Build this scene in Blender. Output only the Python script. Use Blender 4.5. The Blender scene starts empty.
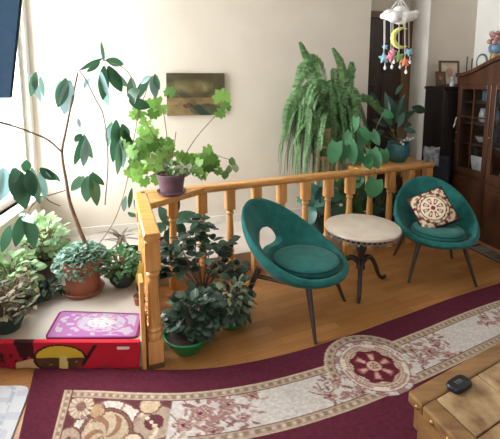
import bpy, math, random
import numpy as np
from mathutils import Vector, Matrix, noise as mnoise

# ------------------------------------------------------------------ camera, world, light, exposure
SC = bpy.context.scene
COL = SC.collection
EYE = Vector((0.0, 0.0, 1.6))
FPX, PPY, PITCH = 400.0, 136.0, math.radians(8.0)
cam_d = bpy.data.cameras.new('camera')
cam_d.sensor_width = 36.0
cam_d.lens = FPX / 500.0 * 36.0
cam_d.shift_y = -(219.5 - PPY) / 500.0
cam_d.clip_start = 0.05
cam = bpy.data.objects.new('camera', cam_d)
cam.location = EYE
cam.rotation_euler = (math.radians(90) - PITCH, 0, 0)
COL.objects.link(cam)
SC.camera = cam

W = bpy.data.worlds.new('sky')
W.use_nodes = True
W.node_tree.nodes['Background'].inputs[0].default_value = (0.86, 0.93, 1.0, 1)
W.node_tree.nodes['Background'].inputs[1].default_value = 0.36
# the sky outside the window (towards -x, +y) is much brighter than the daylight behind the camera
_nt = W.node_tree
_tc = _nt.nodes.new('ShaderNodeTexCoord')
_sx = _nt.nodes.new('ShaderNodeSeparateXYZ')
_nt.links.new(_tc.outputs['Generated'], _sx.inputs[0])
_mr = _nt.nodes.new('ShaderNodeMapRange')
_mr.inputs['From Min'].default_value = 0.0
_mr.inputs['From Max'].default_value = 0.25
_mr.inputs['To Min'].default_value = 0.36
_mr.inputs['To Max'].default_value = 2.6
_nt.links.new(_sx.outputs['Y'], _mr.inputs['Value'])
_nt.links.new(_mr.outputs[0], _nt.nodes['Background'].inputs[1])
SC.world = W
SC.view_settings.view_transform = 'Standard'
SC.view_settings.look = 'None'
SC.view_settings.gamma = 1.0
SC.view_settings.use_curve_mapping = False
SC.view_settings.exposure = 0.0


def area(name, loc, rot, sx, sy, power, color):
    l = bpy.data.lights.new(name, 'AREA')
    l.shape = 'RECTANGLE'
    l.size, l.size_y, l.energy, l.color = sx, sy, power, color
    o = bpy.data.objects.new(name, l)
    o.location = loc
    o.rotation_euler = rot
    COL.objects.link(o)
    return o


# daylight coming in through the window in the left wall
area('window_daylight', (-2.24, 2.95, 1.70), (0, math.radians(-90), math.radians(-6.9)), 2.1, 2.2, 420.0, (0.95, 0.98, 1.0))
# added fill lamp behind the camera, no window stands there
area('room_fill', (-0.6, -2.3, 2.0), (math.radians(72), 0, 0), 2.6, 1.6, 38.0, (1.0, 0.95, 0.88))


# ------------------------------------------------------------------ pixel rays -> points on real surfaces
_fw = Vector((0, math.cos(PITCH), -math.sin(PITCH)))
_up = Vector((0, math.sin(PITCH), math.cos(PITCH)))


def ray(px, py):
    return Vector(((px - 250) / FPX, 0, 0)) + _up * (-(py - PPY) / FPX) + _fw


def G(px, py, z=0.0):
    r = ray(px, py)
    return EYE + r * ((z - EYE.z) / r.z)


def D(px, py, y):
    r = ray(px, py)
    return EYE + r * (y / r.y)


# wall frame: u runs along the back wall, v goes behind it
W0 = Vector((-1.9, 3.5, 0))
UD = Vector((math.cos(math.radians(15)), math.sin(math.radians(15)), 0))
VD = Vector((-UD.y, UD.x, 0))


def WP(u, v, z):
    return W0 + UD * u + VD * v + Vector((0, 0, z))


def onwall(px, py, v=0.0):
    r = ray(px, py)
    n = VD
    t = ((W0 + VD * v - EYE).dot(n)) / r.dot(n)
    return EYE + r * t


def wall_uz(px, py, v=0.0):
    p = onwall(px, py, v)
    return (p - W0).dot(UD), p.z


# ------------------------------------------------------------------ materials
def lin(c):
    return tuple((x / 12.92 if x <= 0.04045 else ((x + 0.055) / 1.055) ** 2.4) for x in c)


def rgb(r, g, b):
    return lin((r / 255, g / 255, b / 255)) + (1.0,)


def base_mat(name):
    m = bpy.data.materials.new(name)
    m.use_nodes = True
    nt = m.node_tree
    return m, nt, nt.nodes['Principled BSDF']


def ramp(nt, cols):
    r = nt.nodes.new('ShaderNodeValToRGB')
    e = r.color_ramp.elements
    while len(e) < len(cols):
        e.new(0.5)
    for i, c in enumerate(cols):
        e[i].position = i / max(1, len(cols) - 1)
        e[i].color = c
    return r


def mat(name, c1, c2=None, rough=0.5, scale=20.0, stretch=(1, 1, 1), metal=0.0, bump=0.0, bscale=None, spec=None, sheen=0.0, coord='Object', detail=4):
    m, nt, b = base_mat(name)
    b.inputs['Roughness'].default_value = rough
    b.inputs['Metallic'].default_value = metal
    if spec is not None:
        b.inputs['Specular IOR Level'].default_value = spec
    if sheen:
        b.inputs['Sheen Weight'].default_value = sheen
    tc = nt.nodes.new('ShaderNodeTexCoord')
    mp = nt.nodes.new('ShaderNodeMapping')
    mp.inputs['Scale'].default_value = stretch
    nt.links.new(tc.outputs[coord], mp.inputs[0])
    nz = nt.nodes.new('ShaderNodeTexNoise')
    nz.inputs['Scale'].default_value = scale
    nz.inputs['Detail'].default_value = detail
    nt.links.new(mp.outputs[0], nz.inputs['Vector'])
    if c2 is None:
        c2 = tuple(x * 0.85 for x in c1[:3]) + (1,)
    r = ramp(nt, [c2, c1])
    r.color_ramp.elements[0].position = 0.32
    r.color_ramp.elements[1].position = 0.68
    nt.links.new(nz.outputs['Fac'], r.inputs[0])
    nt.links.new(r.outputs[0], b.inputs['Base Color'])
    if bump:
        bp = nt.nodes.new('ShaderNodeBump')
        bp.inputs['Strength'].default_value = bump
        bp.inputs['Distance'].default_value = 0.004
        src = nz
        if bscale:
            src = nt.nodes.new('ShaderNodeTexNoise')
            src.inputs['Scale'].default_value = bscale
            nt.links.new(mp.outputs[0], src.inputs['Vector'])
        nt.links.new(src.outputs['Fac'], bp.inputs['Height'])
        nt.links.new(bp.outputs[0], b.inputs['Normal'])
    return m


def leaf_mat(name, cols, rough=0.45, trans=0.3):
    m, nt, b = base_mat(name)
    geo = nt.nodes.new('ShaderNodeNewGeometry')
    r = ramp(nt, cols)
    nt.links.new(geo.outputs['Random Per Island'], r.inputs[0])
    nt.links.new(r.outputs[0], b.inputs['Base Color'])
    b.inputs['Roughness'].default_value = rough
    t = nt.nodes.new('ShaderNodeBsdfTranslucent')
    nt.links.new(r.outputs[0], t.inputs[0])
    mx = nt.nodes.new('ShaderNodeMixShader')
    mx.inputs[0].default_value = trans
    out = nt.nodes['Material Output']
    nt.links.new(b.outputs[0], mx.inputs[1])
    nt.links.new(t.outputs[0], mx.inputs[2])
    nt.links.new(mx.outputs[0], out.inputs[0])
    return m


def attr_mat(name, rough=0.9, bump=0.3, bscale=300, sheen=0.0):
    m, nt, b = base_mat(name)
    a = nt.nodes.new('ShaderNodeAttribute')
    a.attribute_name = 'pattern'
    nt.links.new(a.outputs['Color'], b.inputs['Base Color'])
    b.inputs['Roughness'].default_value = rough
    b.inputs['Specular IOR Level'].default_value = 0.15
    if sheen:
        b.inputs['Sheen Weight'].default_value = sheen
    if bump:
        tc = nt.nodes.new('ShaderNodeTexCoord')
        nz = nt.nodes.new('ShaderNodeTexNoise')
        nz.inputs['Scale'].default_value = bscale
        nt.links.new(tc.outputs['Object'], nz.inputs['Vector'])
        bp = nt.nodes.new('ShaderNodeBump')
        bp.inputs['Strength'].default_value = bump
        bp.inputs['Distance'].default_value = 0.003
        nt.links.new(nz.outputs['Fac'], bp.inputs['Height'])
        nt.links.new(bp.outputs[0], b.inputs['Normal'])
    return m


def glass_mat(name, gloss=0.08):
    m = bpy.data.materials.new(name)
    m.use_nodes = True
    nt = m.node_tree
    nt.nodes.remove(nt.nodes['Principled BSDF'])
    t = nt.nodes.new('ShaderNodeBsdfTransparent')
    g = nt.nodes.new('ShaderNodeBsdfGlossy')
    g.inputs['Roughness'].default_value = 0.03
    mx = nt.nodes.new('ShaderNodeMixShader')
    mx.inputs[0].default_value = gloss
    nt.links.new(t.outputs[0], mx.inputs[1])
    nt.links.new(g.outputs[0], mx.inputs[2])
    nt.links.new(mx.outputs[0], nt.nodes['Material Output'].inputs[0])
    return m


def floor_mat():
    m, nt, b = base_mat('floor_planks')
    tc = nt.nodes.new('ShaderNodeTexCoord')
    mp = nt.nodes.new('ShaderNodeMapping')
    mp.inputs['Rotation'].default_value = (0, 0, math.radians(-24))
    nt.links.new(tc.outputs['Object'], mp.inputs[0])
    br = nt.nodes.new('ShaderNodeTexBrick')
    br.inputs['Color1'].default_value = rgb(190, 139, 86)
    br.inputs['Color2'].default_value = rgb(170, 118, 68)
    br.inputs['Mortar'].default_value = rgb(150, 102, 60)
    br.inputs['Scale'].default_value = 1.0
    br.inputs['Mortar Size'].default_value = 0.0014
    br.inputs['Brick Width'].default_value = 0.42
    br.inputs['Row Height'].default_value = 0.07
    br.offset = 0.37
    nt.links.new(mp.outputs[0], br.inputs['Vector'])
    mp2 = nt.nodes.new('ShaderNodeMapping')
    mp2.inputs['Scale'].default_value = (3, 34, 1)
    nt.links.new(mp.outputs[0], mp2.inputs[0])
    nz = nt.nodes.new('ShaderNodeTexNoise')
    nz.inputs['Scale'].default_value = 1.6
    nz.inputs['Detail'].default_value = 6
    nt.links.new(mp2.outputs[0], nz.inputs['Vector'])
    r = ramp(nt, [(0.72, 0.66, 0.6, 1), (1.12, 1.1, 1.06, 1)])
    nt.links.new(nz.outputs['Fac'], r.inputs[0])
    mx = nt.nodes.new('ShaderNodeMix')
    mx.data_type = 'RGBA'
    mx.blend_type = 'MULTIPLY'
    mx.inputs[0].default_value = 0.8
    nt.links.new(br.outputs['Color'], mx.inputs[6])
    nt.links.new(r.outputs[0], mx.inputs[7])
    nt.links.new(mx.outputs[2], b.inputs['Base Color'])
    b.inputs['Roughness'].default_value = 0.36
    return m


M = {}
M['wall'] = mat('wall_paint', rgb(214, 204, 190), rgb(208, 198, 184), rough=0.9, scale=3, spec=0.1)
M['wall_white'] = mat('wall_white_paint', rgb(236, 234, 228), rgb(230, 228, 222), rough=0.9, scale=3, spec=0.1)
M['platform'] = mat('platform_linoleum', rgb(184, 174, 164), rgb(172, 163, 154), rough=0.5, scale=5)
M['floor'] = floor_mat()
M['trim'] = mat('white_trim', rgb(214, 208, 198), rough=0.5, scale=4)
M['pine'] = mat('varnished_pine', rgb(224, 168, 102), rgb(198, 138, 76), rough=0.3, scale=3, stretch=(9, 9, 1.2))
M['pine_rail'] = mat('varnished_pine_rail', rgb(222, 166, 100), rgb(198, 140, 76), rough=0.3, scale=3, stretch=(1.5, 8, 8))
M['post_foot'] = mat('dark_post_foot', rgb(104, 74, 48), rough=0.6)
M['door'] = mat('dark_door_wood', rgb(66, 48, 38), rgb(44, 32, 27), rough=0.45, scale=2, stretch=(10, 10, 0.8))
M['door_case'] = mat('brown_door_case', rgb(116, 84, 58), rgb(96, 68, 46), rough=0.5, scale=2, stretch=(8, 8, 0.8))
M['cab'] = mat('cabinet_wood', rgb(88, 55, 36), rgb(64, 38, 24), rough=0.35, scale=2, stretch=(8, 8, 0.8))
M['cab_in'] = mat('cabinet_inside', rgb(52, 38, 32), rough=0.6)
M['darkcab'] = mat('black_brown_wood', rgb(44, 36, 34), rgb(32, 27, 26), rough=0.4, scale=2, stretch=(6, 6, 0.8))
M['legwood'] = mat('dark_leg_wood', rgb(74, 56, 46), rgb(52, 38, 32), rough=0.35, scale=3, stretch=(8, 8, 1))
M['teal'] = mat('teal_upholstery', rgb(34, 106, 100), rgb(24, 88, 84), rough=0.85, scale=14, bump=0.35, bscale=420, sheen=0.12, spec=0.2)
M['teal_pipe'] = mat('dark_teal_piping', rgb(14, 62, 62), rough=0.8)
M['tabletop'] = mat('pale_marble', rgb(214, 202, 188), rgb(194, 178, 162), rough=0.28, scale=7, detail=8)
M['iron'] = mat('dark_carved_wood', rgb(58, 42, 38), rgb(40, 30, 28), rough=0.4)
M['lace'] = mat('grey_lace', rgb(150, 138, 132), rough=0.9)
M['terra'] = mat('terracotta', rgb(160, 100, 76), rgb(140, 84, 64), rough=0.75, scale=10)
M['greybrown'] = mat('grey_brown_pot', rgb(132, 118, 104), rgb(112, 100, 90), rough=0.7)
M['dkpot'] = mat('dark_green_plastic', rgb(32, 58, 50), rough=0.5)
M['greenbowl'] = mat('bright_green_plastic', rgb(34, 128, 74), rgb(30, 118, 68), rough=0.4)
M['purple'] = mat('purple_ceramic', rgb(110, 84, 98), rgb(98, 74, 88), rough=0.45)
M['tealpot'] = mat('teal_ceramic', rgb(46, 104, 108), rgb(38, 88, 94), rough=0.35)
M['ivory'] = mat('ivory_pot', rgb(178, 186, 140), rough=0.5)
M['soil'] = mat('soil', rgb(62, 46, 36), rgb(40, 30, 24), rough=1, scale=60)
M['stem'] = mat('brown_stem', rgb(128, 104, 86), rgb(104, 84, 68), rough=0.8, scale=30)
M['gstem'] = mat('green_stem', rgb(120, 124, 74), rgb(112, 92, 64), rough=0.7)
M['standwood'] = mat('pale_stand_wood', rgb(176, 150, 120), rgb(150, 124, 98), rough=0.6, scale=3, stretch=(8, 8, 1))
M['screen'] = mat('blue_grey_panel', rgb(28, 44, 58), rgb(24, 38, 52), rough=0.85, spec=0.08)
M['rubber'] = leaf_mat('rubber_leaf', [rgb(38, 74, 52), rgb(52, 96, 66), rgb(84, 124, 100), rgb(148, 178, 184)], 0.28, 0.18)
M['rubber_dark'] = leaf_mat('dark_leaf', [rgb(36, 62, 50), rgb(48, 84, 66), rgb(60, 98, 84)], 0.35, 0.15)
M['pale_leaf'] = leaf_mat('pale_leaf', [rgb(108, 146, 96), rgb(140, 172, 118), rgb(170, 194, 146)], 0.5, 0.35)
M['cover'] = leaf_mat('small_blue_green_leaf', [rgb(66, 104, 84), rgb(92, 130, 108), rgb(124, 156, 136)], 0.5, 0.25)
M['mid_leaf'] = leaf_mat('mid_leaf', [rgb(46, 92, 56), rgb(66, 118, 72), rgb(92, 140, 92)], 0.45, 0.25)
M['brom'] = leaf_mat('purple_green_leaf', [rgb(96, 80, 76), rgb(110, 104, 84), rgb(128, 112, 104)], 0.45, 0.25)
M['lime'] = leaf_mat('light_green_leaf', [rgb(84, 128, 52), rgb(122, 168, 78), rgb(150, 188, 106)], 0.5, 0.4)
M['var'] = leaf_mat('ivy_leaf', [rgb(96, 134, 82), rgb(134, 158, 110), rgb(190, 200, 168)], 0.5, 0.3)
M['pep'] = leaf_mat('grey_green_leaf', [rgb(34, 50, 40), rgb(46, 68, 54), rgb(62, 84, 66), rgb(92, 112, 100)], 0.35, 0.12)
M['pep2'] = leaf_mat('variegated_leaf', [rgb(38, 54, 42), rgb(54, 72, 56), rgb(74, 88, 68), rgb(164, 170, 138)], 0.4, 0.12)
M['fern'] = leaf_mat('fern_leaf', [rgb(66, 106, 62), rgb(92, 134, 82), rgb(130, 162, 104)], 0.5, 0.35)
M['heart'] = leaf_mat('heart_leaf', [rgb(48, 108, 66), rgb(72, 132, 88), rgb(104, 156, 122)], 0.3, 0.25)
M['bluish'] = leaf_mat('bluish_leaf', [rgb(40, 82, 74), rgb(58, 104, 92), rgb(78, 124, 108)], 0.35, 0.2)
M['dry'] = leaf_mat('dry_leaf', [rgb(90, 84, 60), rgb(112, 100, 70), rgb(74, 92, 66)], 0.7, 0.2)
M['yellow'] = leaf_mat('yellow_leaf', [rgb(186, 160, 62), rgb(176, 150, 60)], 0.6, 0.3)
M['white_fab'] = mat('white_felt', rgb(236, 236, 234), rough=0.95, scale=40)
M['moon'] = mat('yellow_felt', rgb(226, 222, 122), rough=0.95)
M['pink'] = mat('pink_felt', rgb(236, 150, 172), rough=0.95)
M['blue'] = mat('pale_blue_felt', rgb(150, 206, 222), rough=0.95)
M['orange'] = mat('orange_felt', rgb(240, 150, 112), rough=0.95)
M['green'] = mat('green_felt', rgb(136, 194, 110), rough=0.95)
M['string'] = mat('white_string', rgb(220, 220, 216), rough=0.9)
M['black'] = mat('black_plastic', rgb(26, 28, 32), rgb(20, 22, 26), rough=0.35)
M['button'] = mat('grey_button', rgb(70, 76, 82), rough=0.4)
M['coffee'] = mat('oak_frame', rgb(150, 112, 70), rgb(112, 80, 46), rough=0.35, scale=3, stretch=(2, 9, 9))
M['tile'] = mat('beige_stone_tile', rgb(192, 164, 122), rgb(122, 84, 50), rough=0.3, scale=13, detail=6)
M['grout'] = mat('dark_grout', rgb(92, 66, 42), rough=0.8)
M['brass'] = mat('brass', rgb(170, 140, 84), rough=0.35, metal=0.9)
M['navy'] = mat('dark_navy_cloth', rgb(40, 46, 54), rgb(30, 34, 42), rough=0.95)
M['greycloth'] = mat('grey_patterned_cloth', rgb(176, 178, 182), rgb(104, 110, 122), rough=0.95, scale=24)
M['paper'] = mat('white_card', rgb(226, 230, 234), rough=0.8)
M['china'] = mat('white_china', rgb(216, 214, 206), rgb(150, 160, 170), rough=0.25, scale=30)
M['bluech'] = mat('blue_china', rgb(70, 104, 132), rgb(120, 150, 170), rough=0.25, scale=20)
M['redch'] = mat('red_ornament', rgb(170, 60, 50), rgb(210, 170, 120), rough=0.4, scale=24)
M['amber'] = mat('amber_glass', rgb(150, 120, 74), rough=0.2)
M['rose'] = mat('dusty_pink_petal', rgb(190, 150, 144), rgb(150, 104, 100), rough=0.9)
M['clockface'] = mat('clock_face', rgb(206, 206, 196), rough=0.4)
M['steel'] = mat('dull_steel', rgb(110, 122, 128), rough=0.35, metal=0.7)
M['frame_brown'] = mat('brown_frame', rgb(98, 66, 46), rough=0.5)
M['glass'] = glass_mat('clear_glass')
M['winglass'] = glass_mat('window_glass', 0.04)
M['pattern'] = attr_mat('woven_pattern', 0.95, 0.35, 260)
M['towel'] = attr_mat('printed_cloth', 0.9, 0.25, 300)
M['picture'] = attr_mat('painted_canvas', 0.7, 0.2, 120)


# ------------------------------------------------------------------ mesh builder
class MB:
    def __init__(s):
        s.v, s.f = [], []

    def add(s, vs, fs):
        o = len(s.v)
        s.v += [tuple(x) for x in vs]
        s.f += [tuple(i + o for i in f) for f in fs]
        return s

    def box(s, c, d, rot=None):
        c = Vector(c)
        vs = []
        for x in (-.5, .5):
            for y in (-.5, .5):
                for z in (-.5, .5):
                    p = Vector((x * d[0], y * d[1], z * d[2]))
                    if rot is not None:
                        p = rot @ p
                    vs.append(c + p)
        return s.add(vs, [(0, 1, 3, 2), (4, 6, 7, 5), (0, 4, 5, 1), (2, 3, 7, 6), (0, 2, 6, 4), (1, 5, 7, 3)])

    def prism(s, poly, z0, z1):
        n = len(poly)
        vs = [(p[0], p[1], z0) for p in poly] + [(p[0], p[1], z1) for p in poly]
        fs = [tuple(range(n - 1, -1, -1)), tuple(range(n, 2 * n))]
        fs += [(i, (i + 1) % n, n + (i + 1) % n, n + i) for i in range(n)]
        return s.add(vs, fs)

    def lathe(s, prof, c=(0, 0, 0), seg=28, flute=None, sx=1.0, sy=1.0):
        # prof: list of (r, z); flute: (n, depth, zlo, zhi)
        vs, fs = [], []
        for (r, z) in prof:
            for j in range(seg):
                a = 2 * math.pi * j / seg
                rr = r
                if flute and flute[2] <= z <= flute[3]:
                    rr = r * (1 - flute[1] * (0.5 + 0.5 * math.cos(flute[0] * a)))
                vs.append((c[0] + rr * math.cos(a) * sx, c[1] + rr * math.sin(a) * sy, c[2] + z))
        n = len(prof)
        for i in range(n - 1):
            for j in range(seg):
                k = (j + 1) % seg
                fs.append((i * seg + j, i * seg + k, (i + 1) * seg + k, (i + 1) * seg + j))
        fs.append(tuple(range(seg - 1, -1, -1)))
        fs.append(tuple((n - 1) * seg + j for j in range(seg)))
        return s.add(vs, fs)

    def tube(s, pts, rad, seg=8):
        pts = [Vector(p) for p in pts]
        n = len(pts)
        if not isinstance(rad, (list, tuple)):
            rad = [rad] * n
        vs, fs = [], []
        ref = None
        for i, p in enumerate(pts):
            t = (pts[min(i + 1, n - 1)] - pts[max(i - 1, 0)])
            if t.length < 1e-9:
                t = Vector((0, 0, 1))
            t.normalize()
            if ref is None:
                ref = t.orthogonal().normalized()
            ref = (ref - t * ref.dot(t))
            if ref.length < 1e-6:
                ref = t.orthogonal()
            ref.normalize()
            b = t.cross(ref)
            for j in range(seg):
                a = 2 * math.pi * j / seg
                vs.append(p + (ref * math.cos(a) + b * math.sin(a)) * rad[i])
        for i in range(n - 1):
            for j in range(seg):
                k = (j + 1) % seg
                fs.append((i * seg + j, i * seg + k, (i + 1) * seg + k, (i + 1) * seg + j))
        fs.append(tuple(range(seg - 1, -1, -1)))
        fs.append(tuple((n - 1) * seg + j for j in range(seg)))
        return s.add(vs, fs)

    def ball(s, c, r, seg=14, rings=9, sc=(1, 1, 1)):
        prof = [(r * math.sin(math.pi * i / rings), -r * math.cos(math.pi * i / rings) * sc[2]) for i in range(rings + 1)]
        prof[0] = (r * 0.02, prof[0][1])
        prof[-1] = (r * 0.02, prof[-1][1])
        return s.lathe(prof, c, seg, sx=sc[0], sy=sc[1])

    def star(s, c, R, r, th, n=5, right=(1, 0, 0), up=(0, 0, 1), rot=0.0):
        right, up = Vector(right).normalized(), Vector(up).normalized()
        nn = right.cross(up)
        c = Vector(c)
        out = []
        for k in range(2 * n):
            a = math.pi / 2 + rot + math.pi * k / n
            q = R if k % 2 == 0 else r
            out.append(c + right * (q * math.cos(a)) + up * (q * math.sin(a)))
        m = 2 * n
        vs = out + [c + nn * th, c - nn * th]
        fs = [(i, (i + 1) % m, m) for i in range(m)] + [((i + 1) % m, i, m + 1) for i in range(m)]
        return s.add(vs, fs)

    # --- leaves
    def leaf(s, base, d, up, L, Wd, droop=0.25, fold=0.18, shape='ovate', n=5):
        base, d, up = Vector(base), Vector(d).normalized(), Vector(up)
        side = d.cross(up)
        if side.length < 1e-5:
            side = d.orthogonal()
        side.normalize()
        nrm = side.cross(d).normalized()
        vs, fs = [], []
        for i in range(n + 1):
            t = i / n
            if shape == 'ovate':
                w = math.sin(math.pi * min(1, t * 0.94 + 0.04)) ** 0.8
            elif shape == 'heart':
                w = 1.9 * math.sqrt(t + .10) * (1 - t) ** .8 * (1.0 if t > 0 else 0.95)
            elif shape == 'round':
                w = math.sqrt(max(0.0, 1 - (2 * t - 1) ** 2)) * 0.98 + 0.03
            else:
                w = math.sin(math.pi * min(1, t * 0.9 + 0.1)) ** 0.9 if t < 0.5 else (1 - t) * 1.8 * 0.98 + 0.02
            w *= Wd * 0.5
            p = base + d * (L * t) - nrm * (droop * L * t * t)
            vs += [p - side * w + nrm * (w * fold), p, p + side * w + nrm * (w * fold)]
            if shape == 'heart' and i == 0:
                vs[0] = tuple(Vector(vs[0]) - d * L * 0.16)
                vs[2] = tuple(Vector(vs[2]) - d * L * 0.16)
        for i in range(n):
            a = 3 * i
            fs += [(a, a + 1, a + 4, a + 3), (a + 1, a + 2, a + 5, a + 4)]
        return s.add(vs, fs)

    def lobed(s, base, d, up, R, lobes=5, depth=0.45, droop=0.3):
        base, d, up = Vector(base), Vector(d).normalized(), Vector(up)
        side = d.cross(up)
        if side.length < 1e-5:
            side = d.orthogonal()
        side.normalize()
        nrm = side.cross(d).normalized()
        c = base + d * R * 0.25
        vs = [c]
        m = lobes * 6
        for k in range(m + 1):
            a = -2.6 + 5.2 * k / m
            ph = (k % 6) / 6
            tri = 1 - abs(2 * ph - 1)              # 0 in the notch, 1 at the lobe's tip
            w = 1 - depth * (1 - tri ** .8)
            w *= (0.80 + 0.20 * math.cos(a))
            w *= 1 + 0.05 * (1 if k % 2 else -1)
            q = R * w
            p = c + d * (q * math.cos(a)) + side * (q * math.sin(a)) - nrm * (droop * R * w * w * (0.6 + 0.4 * math.cos(a) ** 2))
            vs.append(p)
        fs = [(0, k, k + 1) for k in range(1, m + 1)]
        return s.add(vs, fs)

    def build(s, name, m, parent=None, smooth=True, bevel=0.0, sub=0, kind=None, label=None, auto=40):
        me = bpy.data.meshes.new(name)
        off = Vector((0, 0, 0))
        me.from_pydata(s.v, [], s.f)
        me.update()
        me.materials.append(m)
        o = bpy.data.objects.new(name, me)
        COL.objects.link(o)
        if parent is not None:
            o.parent = parent
            wl = Vector((0, 0, 0))
            p = parent
            loc = world_off(parent)
            me.transform(Matrix.Translation(-loc))
        if smooth:
            me.polygons.foreach_set('use_smooth', [True] * len(me.polygons))
            if auto and not sub:
                try:
                    me.set_sharp_from_angle(angle=math.radians(auto))
                except Exception:
                    pass
        if bevel:
            b = o.modifiers.new('bevel', 'BEVEL')
            b.width = bevel
            b.segments = 2
            b.limit_method = 'ANGLE'
        if sub:
            q = o.modifiers.new('subd', 'SUBSURF')
            q.levels = q.render_levels = sub
        if kind:
            o['kind'] = kind
        if label:
            o['label'] = label
        return o


def world_off(o):
    v = Vector((0, 0, 0))
    while o is not None:
        v += o.location
        o = o.parent
    return v


def tag(o, label, cat, group=None, kind=None):
    o['label'] = label
    o['category'] = cat
    if group:
        o['group'] = group
    if kind:
        o['kind'] = kind
    return o


def thing(name, label, cat, loc=(0, 0, 0), group=None):
    o = bpy.data.objects.new(name, None)
    o.empty_display_size = 0.1
    o.location = loc
    COL.objects.link(o)
    return tag(o, label, cat, group)


def catmull(pts, k=6):
    pts = [Vector(p) for p in pts]
    P = [pts[0] * 2 - pts[1]] + pts + [pts[-1] * 2 - pts[-2]]
    out = []
    for i in range(1, len(P) - 2):
        for j in range(k):
            t = j / k
            a, b, c, d = P[i - 1], P[i], P[i + 1], P[i + 2]
            out.append(0.5 * ((2 * b) + (c - a) * t + (2 * a - 5 * b + 4 * c - d) * t * t + (3 * b - a - 3 * c + d) * t ** 3))
    out.append(pts[-1])
    return out


def sheet(name, P, colors, m, thick=0.006, parent=None):
    """P: (ns, nt, 3) grid of top-surface points, colors (ns, nt, 3) sRGB 0..1; closed with a skirt of the given thickness."""
    ns, nt = P.shape[:2]
    top = P.reshape(-1, 3)
    bot = top.copy()
    bot[:, 2] -= thick
    ring = [i * nt for i in range(ns)] + [(ns - 1) * nt + j for j in range(1, nt)] + [i * nt + nt - 1 for i in range(ns - 2, -1, -1)] + [j for j in range(nt - 2, 0, -1)]
    idx = np.arange(ns * nt).reshape(ns, nt)
    q = np.stack([idx[:-1, :-1], idx[1:, :-1], idx[1:, 1:], idx[:-1, 1:]], -1).reshape(-1, 4)
    N = ns * nt
    rv = top[ring].copy()
    rv[:, 2] -= thick
    verts = np.concatenate([top, rv])
    fs = [tuple(int(x) for x in r) for r in q]
    L = len(ring)
    for k in range(L):
        k2 = (k + 1) % L
        fs.append((ring[k], N + k, N + k2, ring[k2]))
    fs.append(tuple(N + k for k in range(L)))
    # make the top face upward
    a, b, c = top[q[0][0]], top[q[0][1]], top[q[0][2]]
    me = bpy.data.meshes.new(name)
    me.from_pydata([tuple(x) for x in verts], [], fs)
    if np.cross(b - a, c - a)[2] < 0:
        me.flip_normals()
    me.update()
    col = np.ones((len(verts), 4), dtype=np.float32)
    c3 = colors.reshape(-1, 3)
    c3 = np.where(c3 <= 0.04045, c3 / 12.92, ((np.maximum(c3, 0) + 0.055) / 1.055) ** 2.4)
    col[:N, :3] = c3
    col[N:, :3] = c3[ring]
    at = me.color_attributes.new('pattern', 'FLOAT_COLOR', 'POINT')
    at.data.foreach_set('color', col.ravel())
    me.polygons.foreach_set('use_smooth', [True] * len(me.polygons))
    me.set_sharp_from_angle(angle=math.radians(50))
    me.materials.append(m)
    o = bpy.data.objects.new(name, me)
    COL.objects.link(o)
    if parent is not None:
        me.transform(Matrix.Translation(-world_off(parent)))
        o.parent = parent
    return o


def vnoise(x, y, seed=0):
    """smooth numpy value noise 0..1"""
    rs = np.random.RandomState(seed)
    T = rs.rand(64, 64)
    xi, yi = np.floor(x).astype(int), np.floor(y).astype(int)
    fx, fy = x - xi, y - yi
    fx, fy = fx * fx * (3 - 2 * fx), fy * fy * (3 - 2 * fy)
    g = lambda i, j: T[i % 64, j % 64]
    return (g(xi, yi) * (1 - fx) + g(xi + 1, yi) * fx) * (1 - fy) + (g(xi, yi + 1) * (1 - fx) + g(xi + 1, yi + 1) * fx) * fy


C3 = lambda r, g, b: np.array([r / 255, g / 255, b / 255])


def put(col, mask, c):
    col[mask] = c


# ------------------------------------------------------------------ the setting
PZ = 0.16                                   # height of the plant platform
floor = MB().box((0.6, 1.6, -0.05), (6.6, 8.0, 0.1)).build('floor', M['floor'], smooth=False)
floor['kind'] = 'structure'

NEWEL = Vector((-0.535, 2.075, 0))
CORNER = Vector((-0.80, 2.83, 0))
REND = Vector((1.76, 3.88, 0))
RD = (REND - CORNER).normalized()
RN = Vector((-RD.y, RD.x, 0))               # away from the camera
RET = REND + RN * 0.50
LD = (CORNER - NEWEL).normalized()
LN = Vector((LD.y, -LD.x, 0))               # to the right of the left rail


def wxy(u, v):
    p = WP(u, v, 0)
    return (p.x, p.y)


def left_wall_x(y):
    return W0.x + 0.12 * (W0.y - y)


a0 = NEWEL - LN * 0.055
a1 = CORNER - LN * 0.055 + RN * 0.0
inner = CORNER + RN * 0.055 - LN * 0.055
e1 = REND + RN * 0.055 - RD * 0.055
u_e = (RET - W0).dot(UD)
plat = [(left_wall_x(2.045) + .004, 2.045), (a0.x, 2.045), (inner.x, inner.y), (e1.x, e1.y), wxy(u_e - .06, -0.004), wxy(0.006, -0.004)]
pf = MB().prism(plat, 0, PZ).build('floor_platform', M['platform'], smooth=False, bevel=0.006)
pf['kind'] = 'structure'


def wallbox(name, u0, u1, v0, v1, z0, z1, m, parent=None):
    c = WP((u0 + u1) / 2, (v0 + v1) / 2, (z0 + z1) / 2)
    b = MB().box(c, (u1 - u0, v1 - v0, z1 - z0), Matrix.Rotation(math.radians(15), 3, 'Z'))
    o = b.build(name, m, parent, smooth=False)
    if parent is None:
        o['kind'] = 'structure'
    return o


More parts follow.
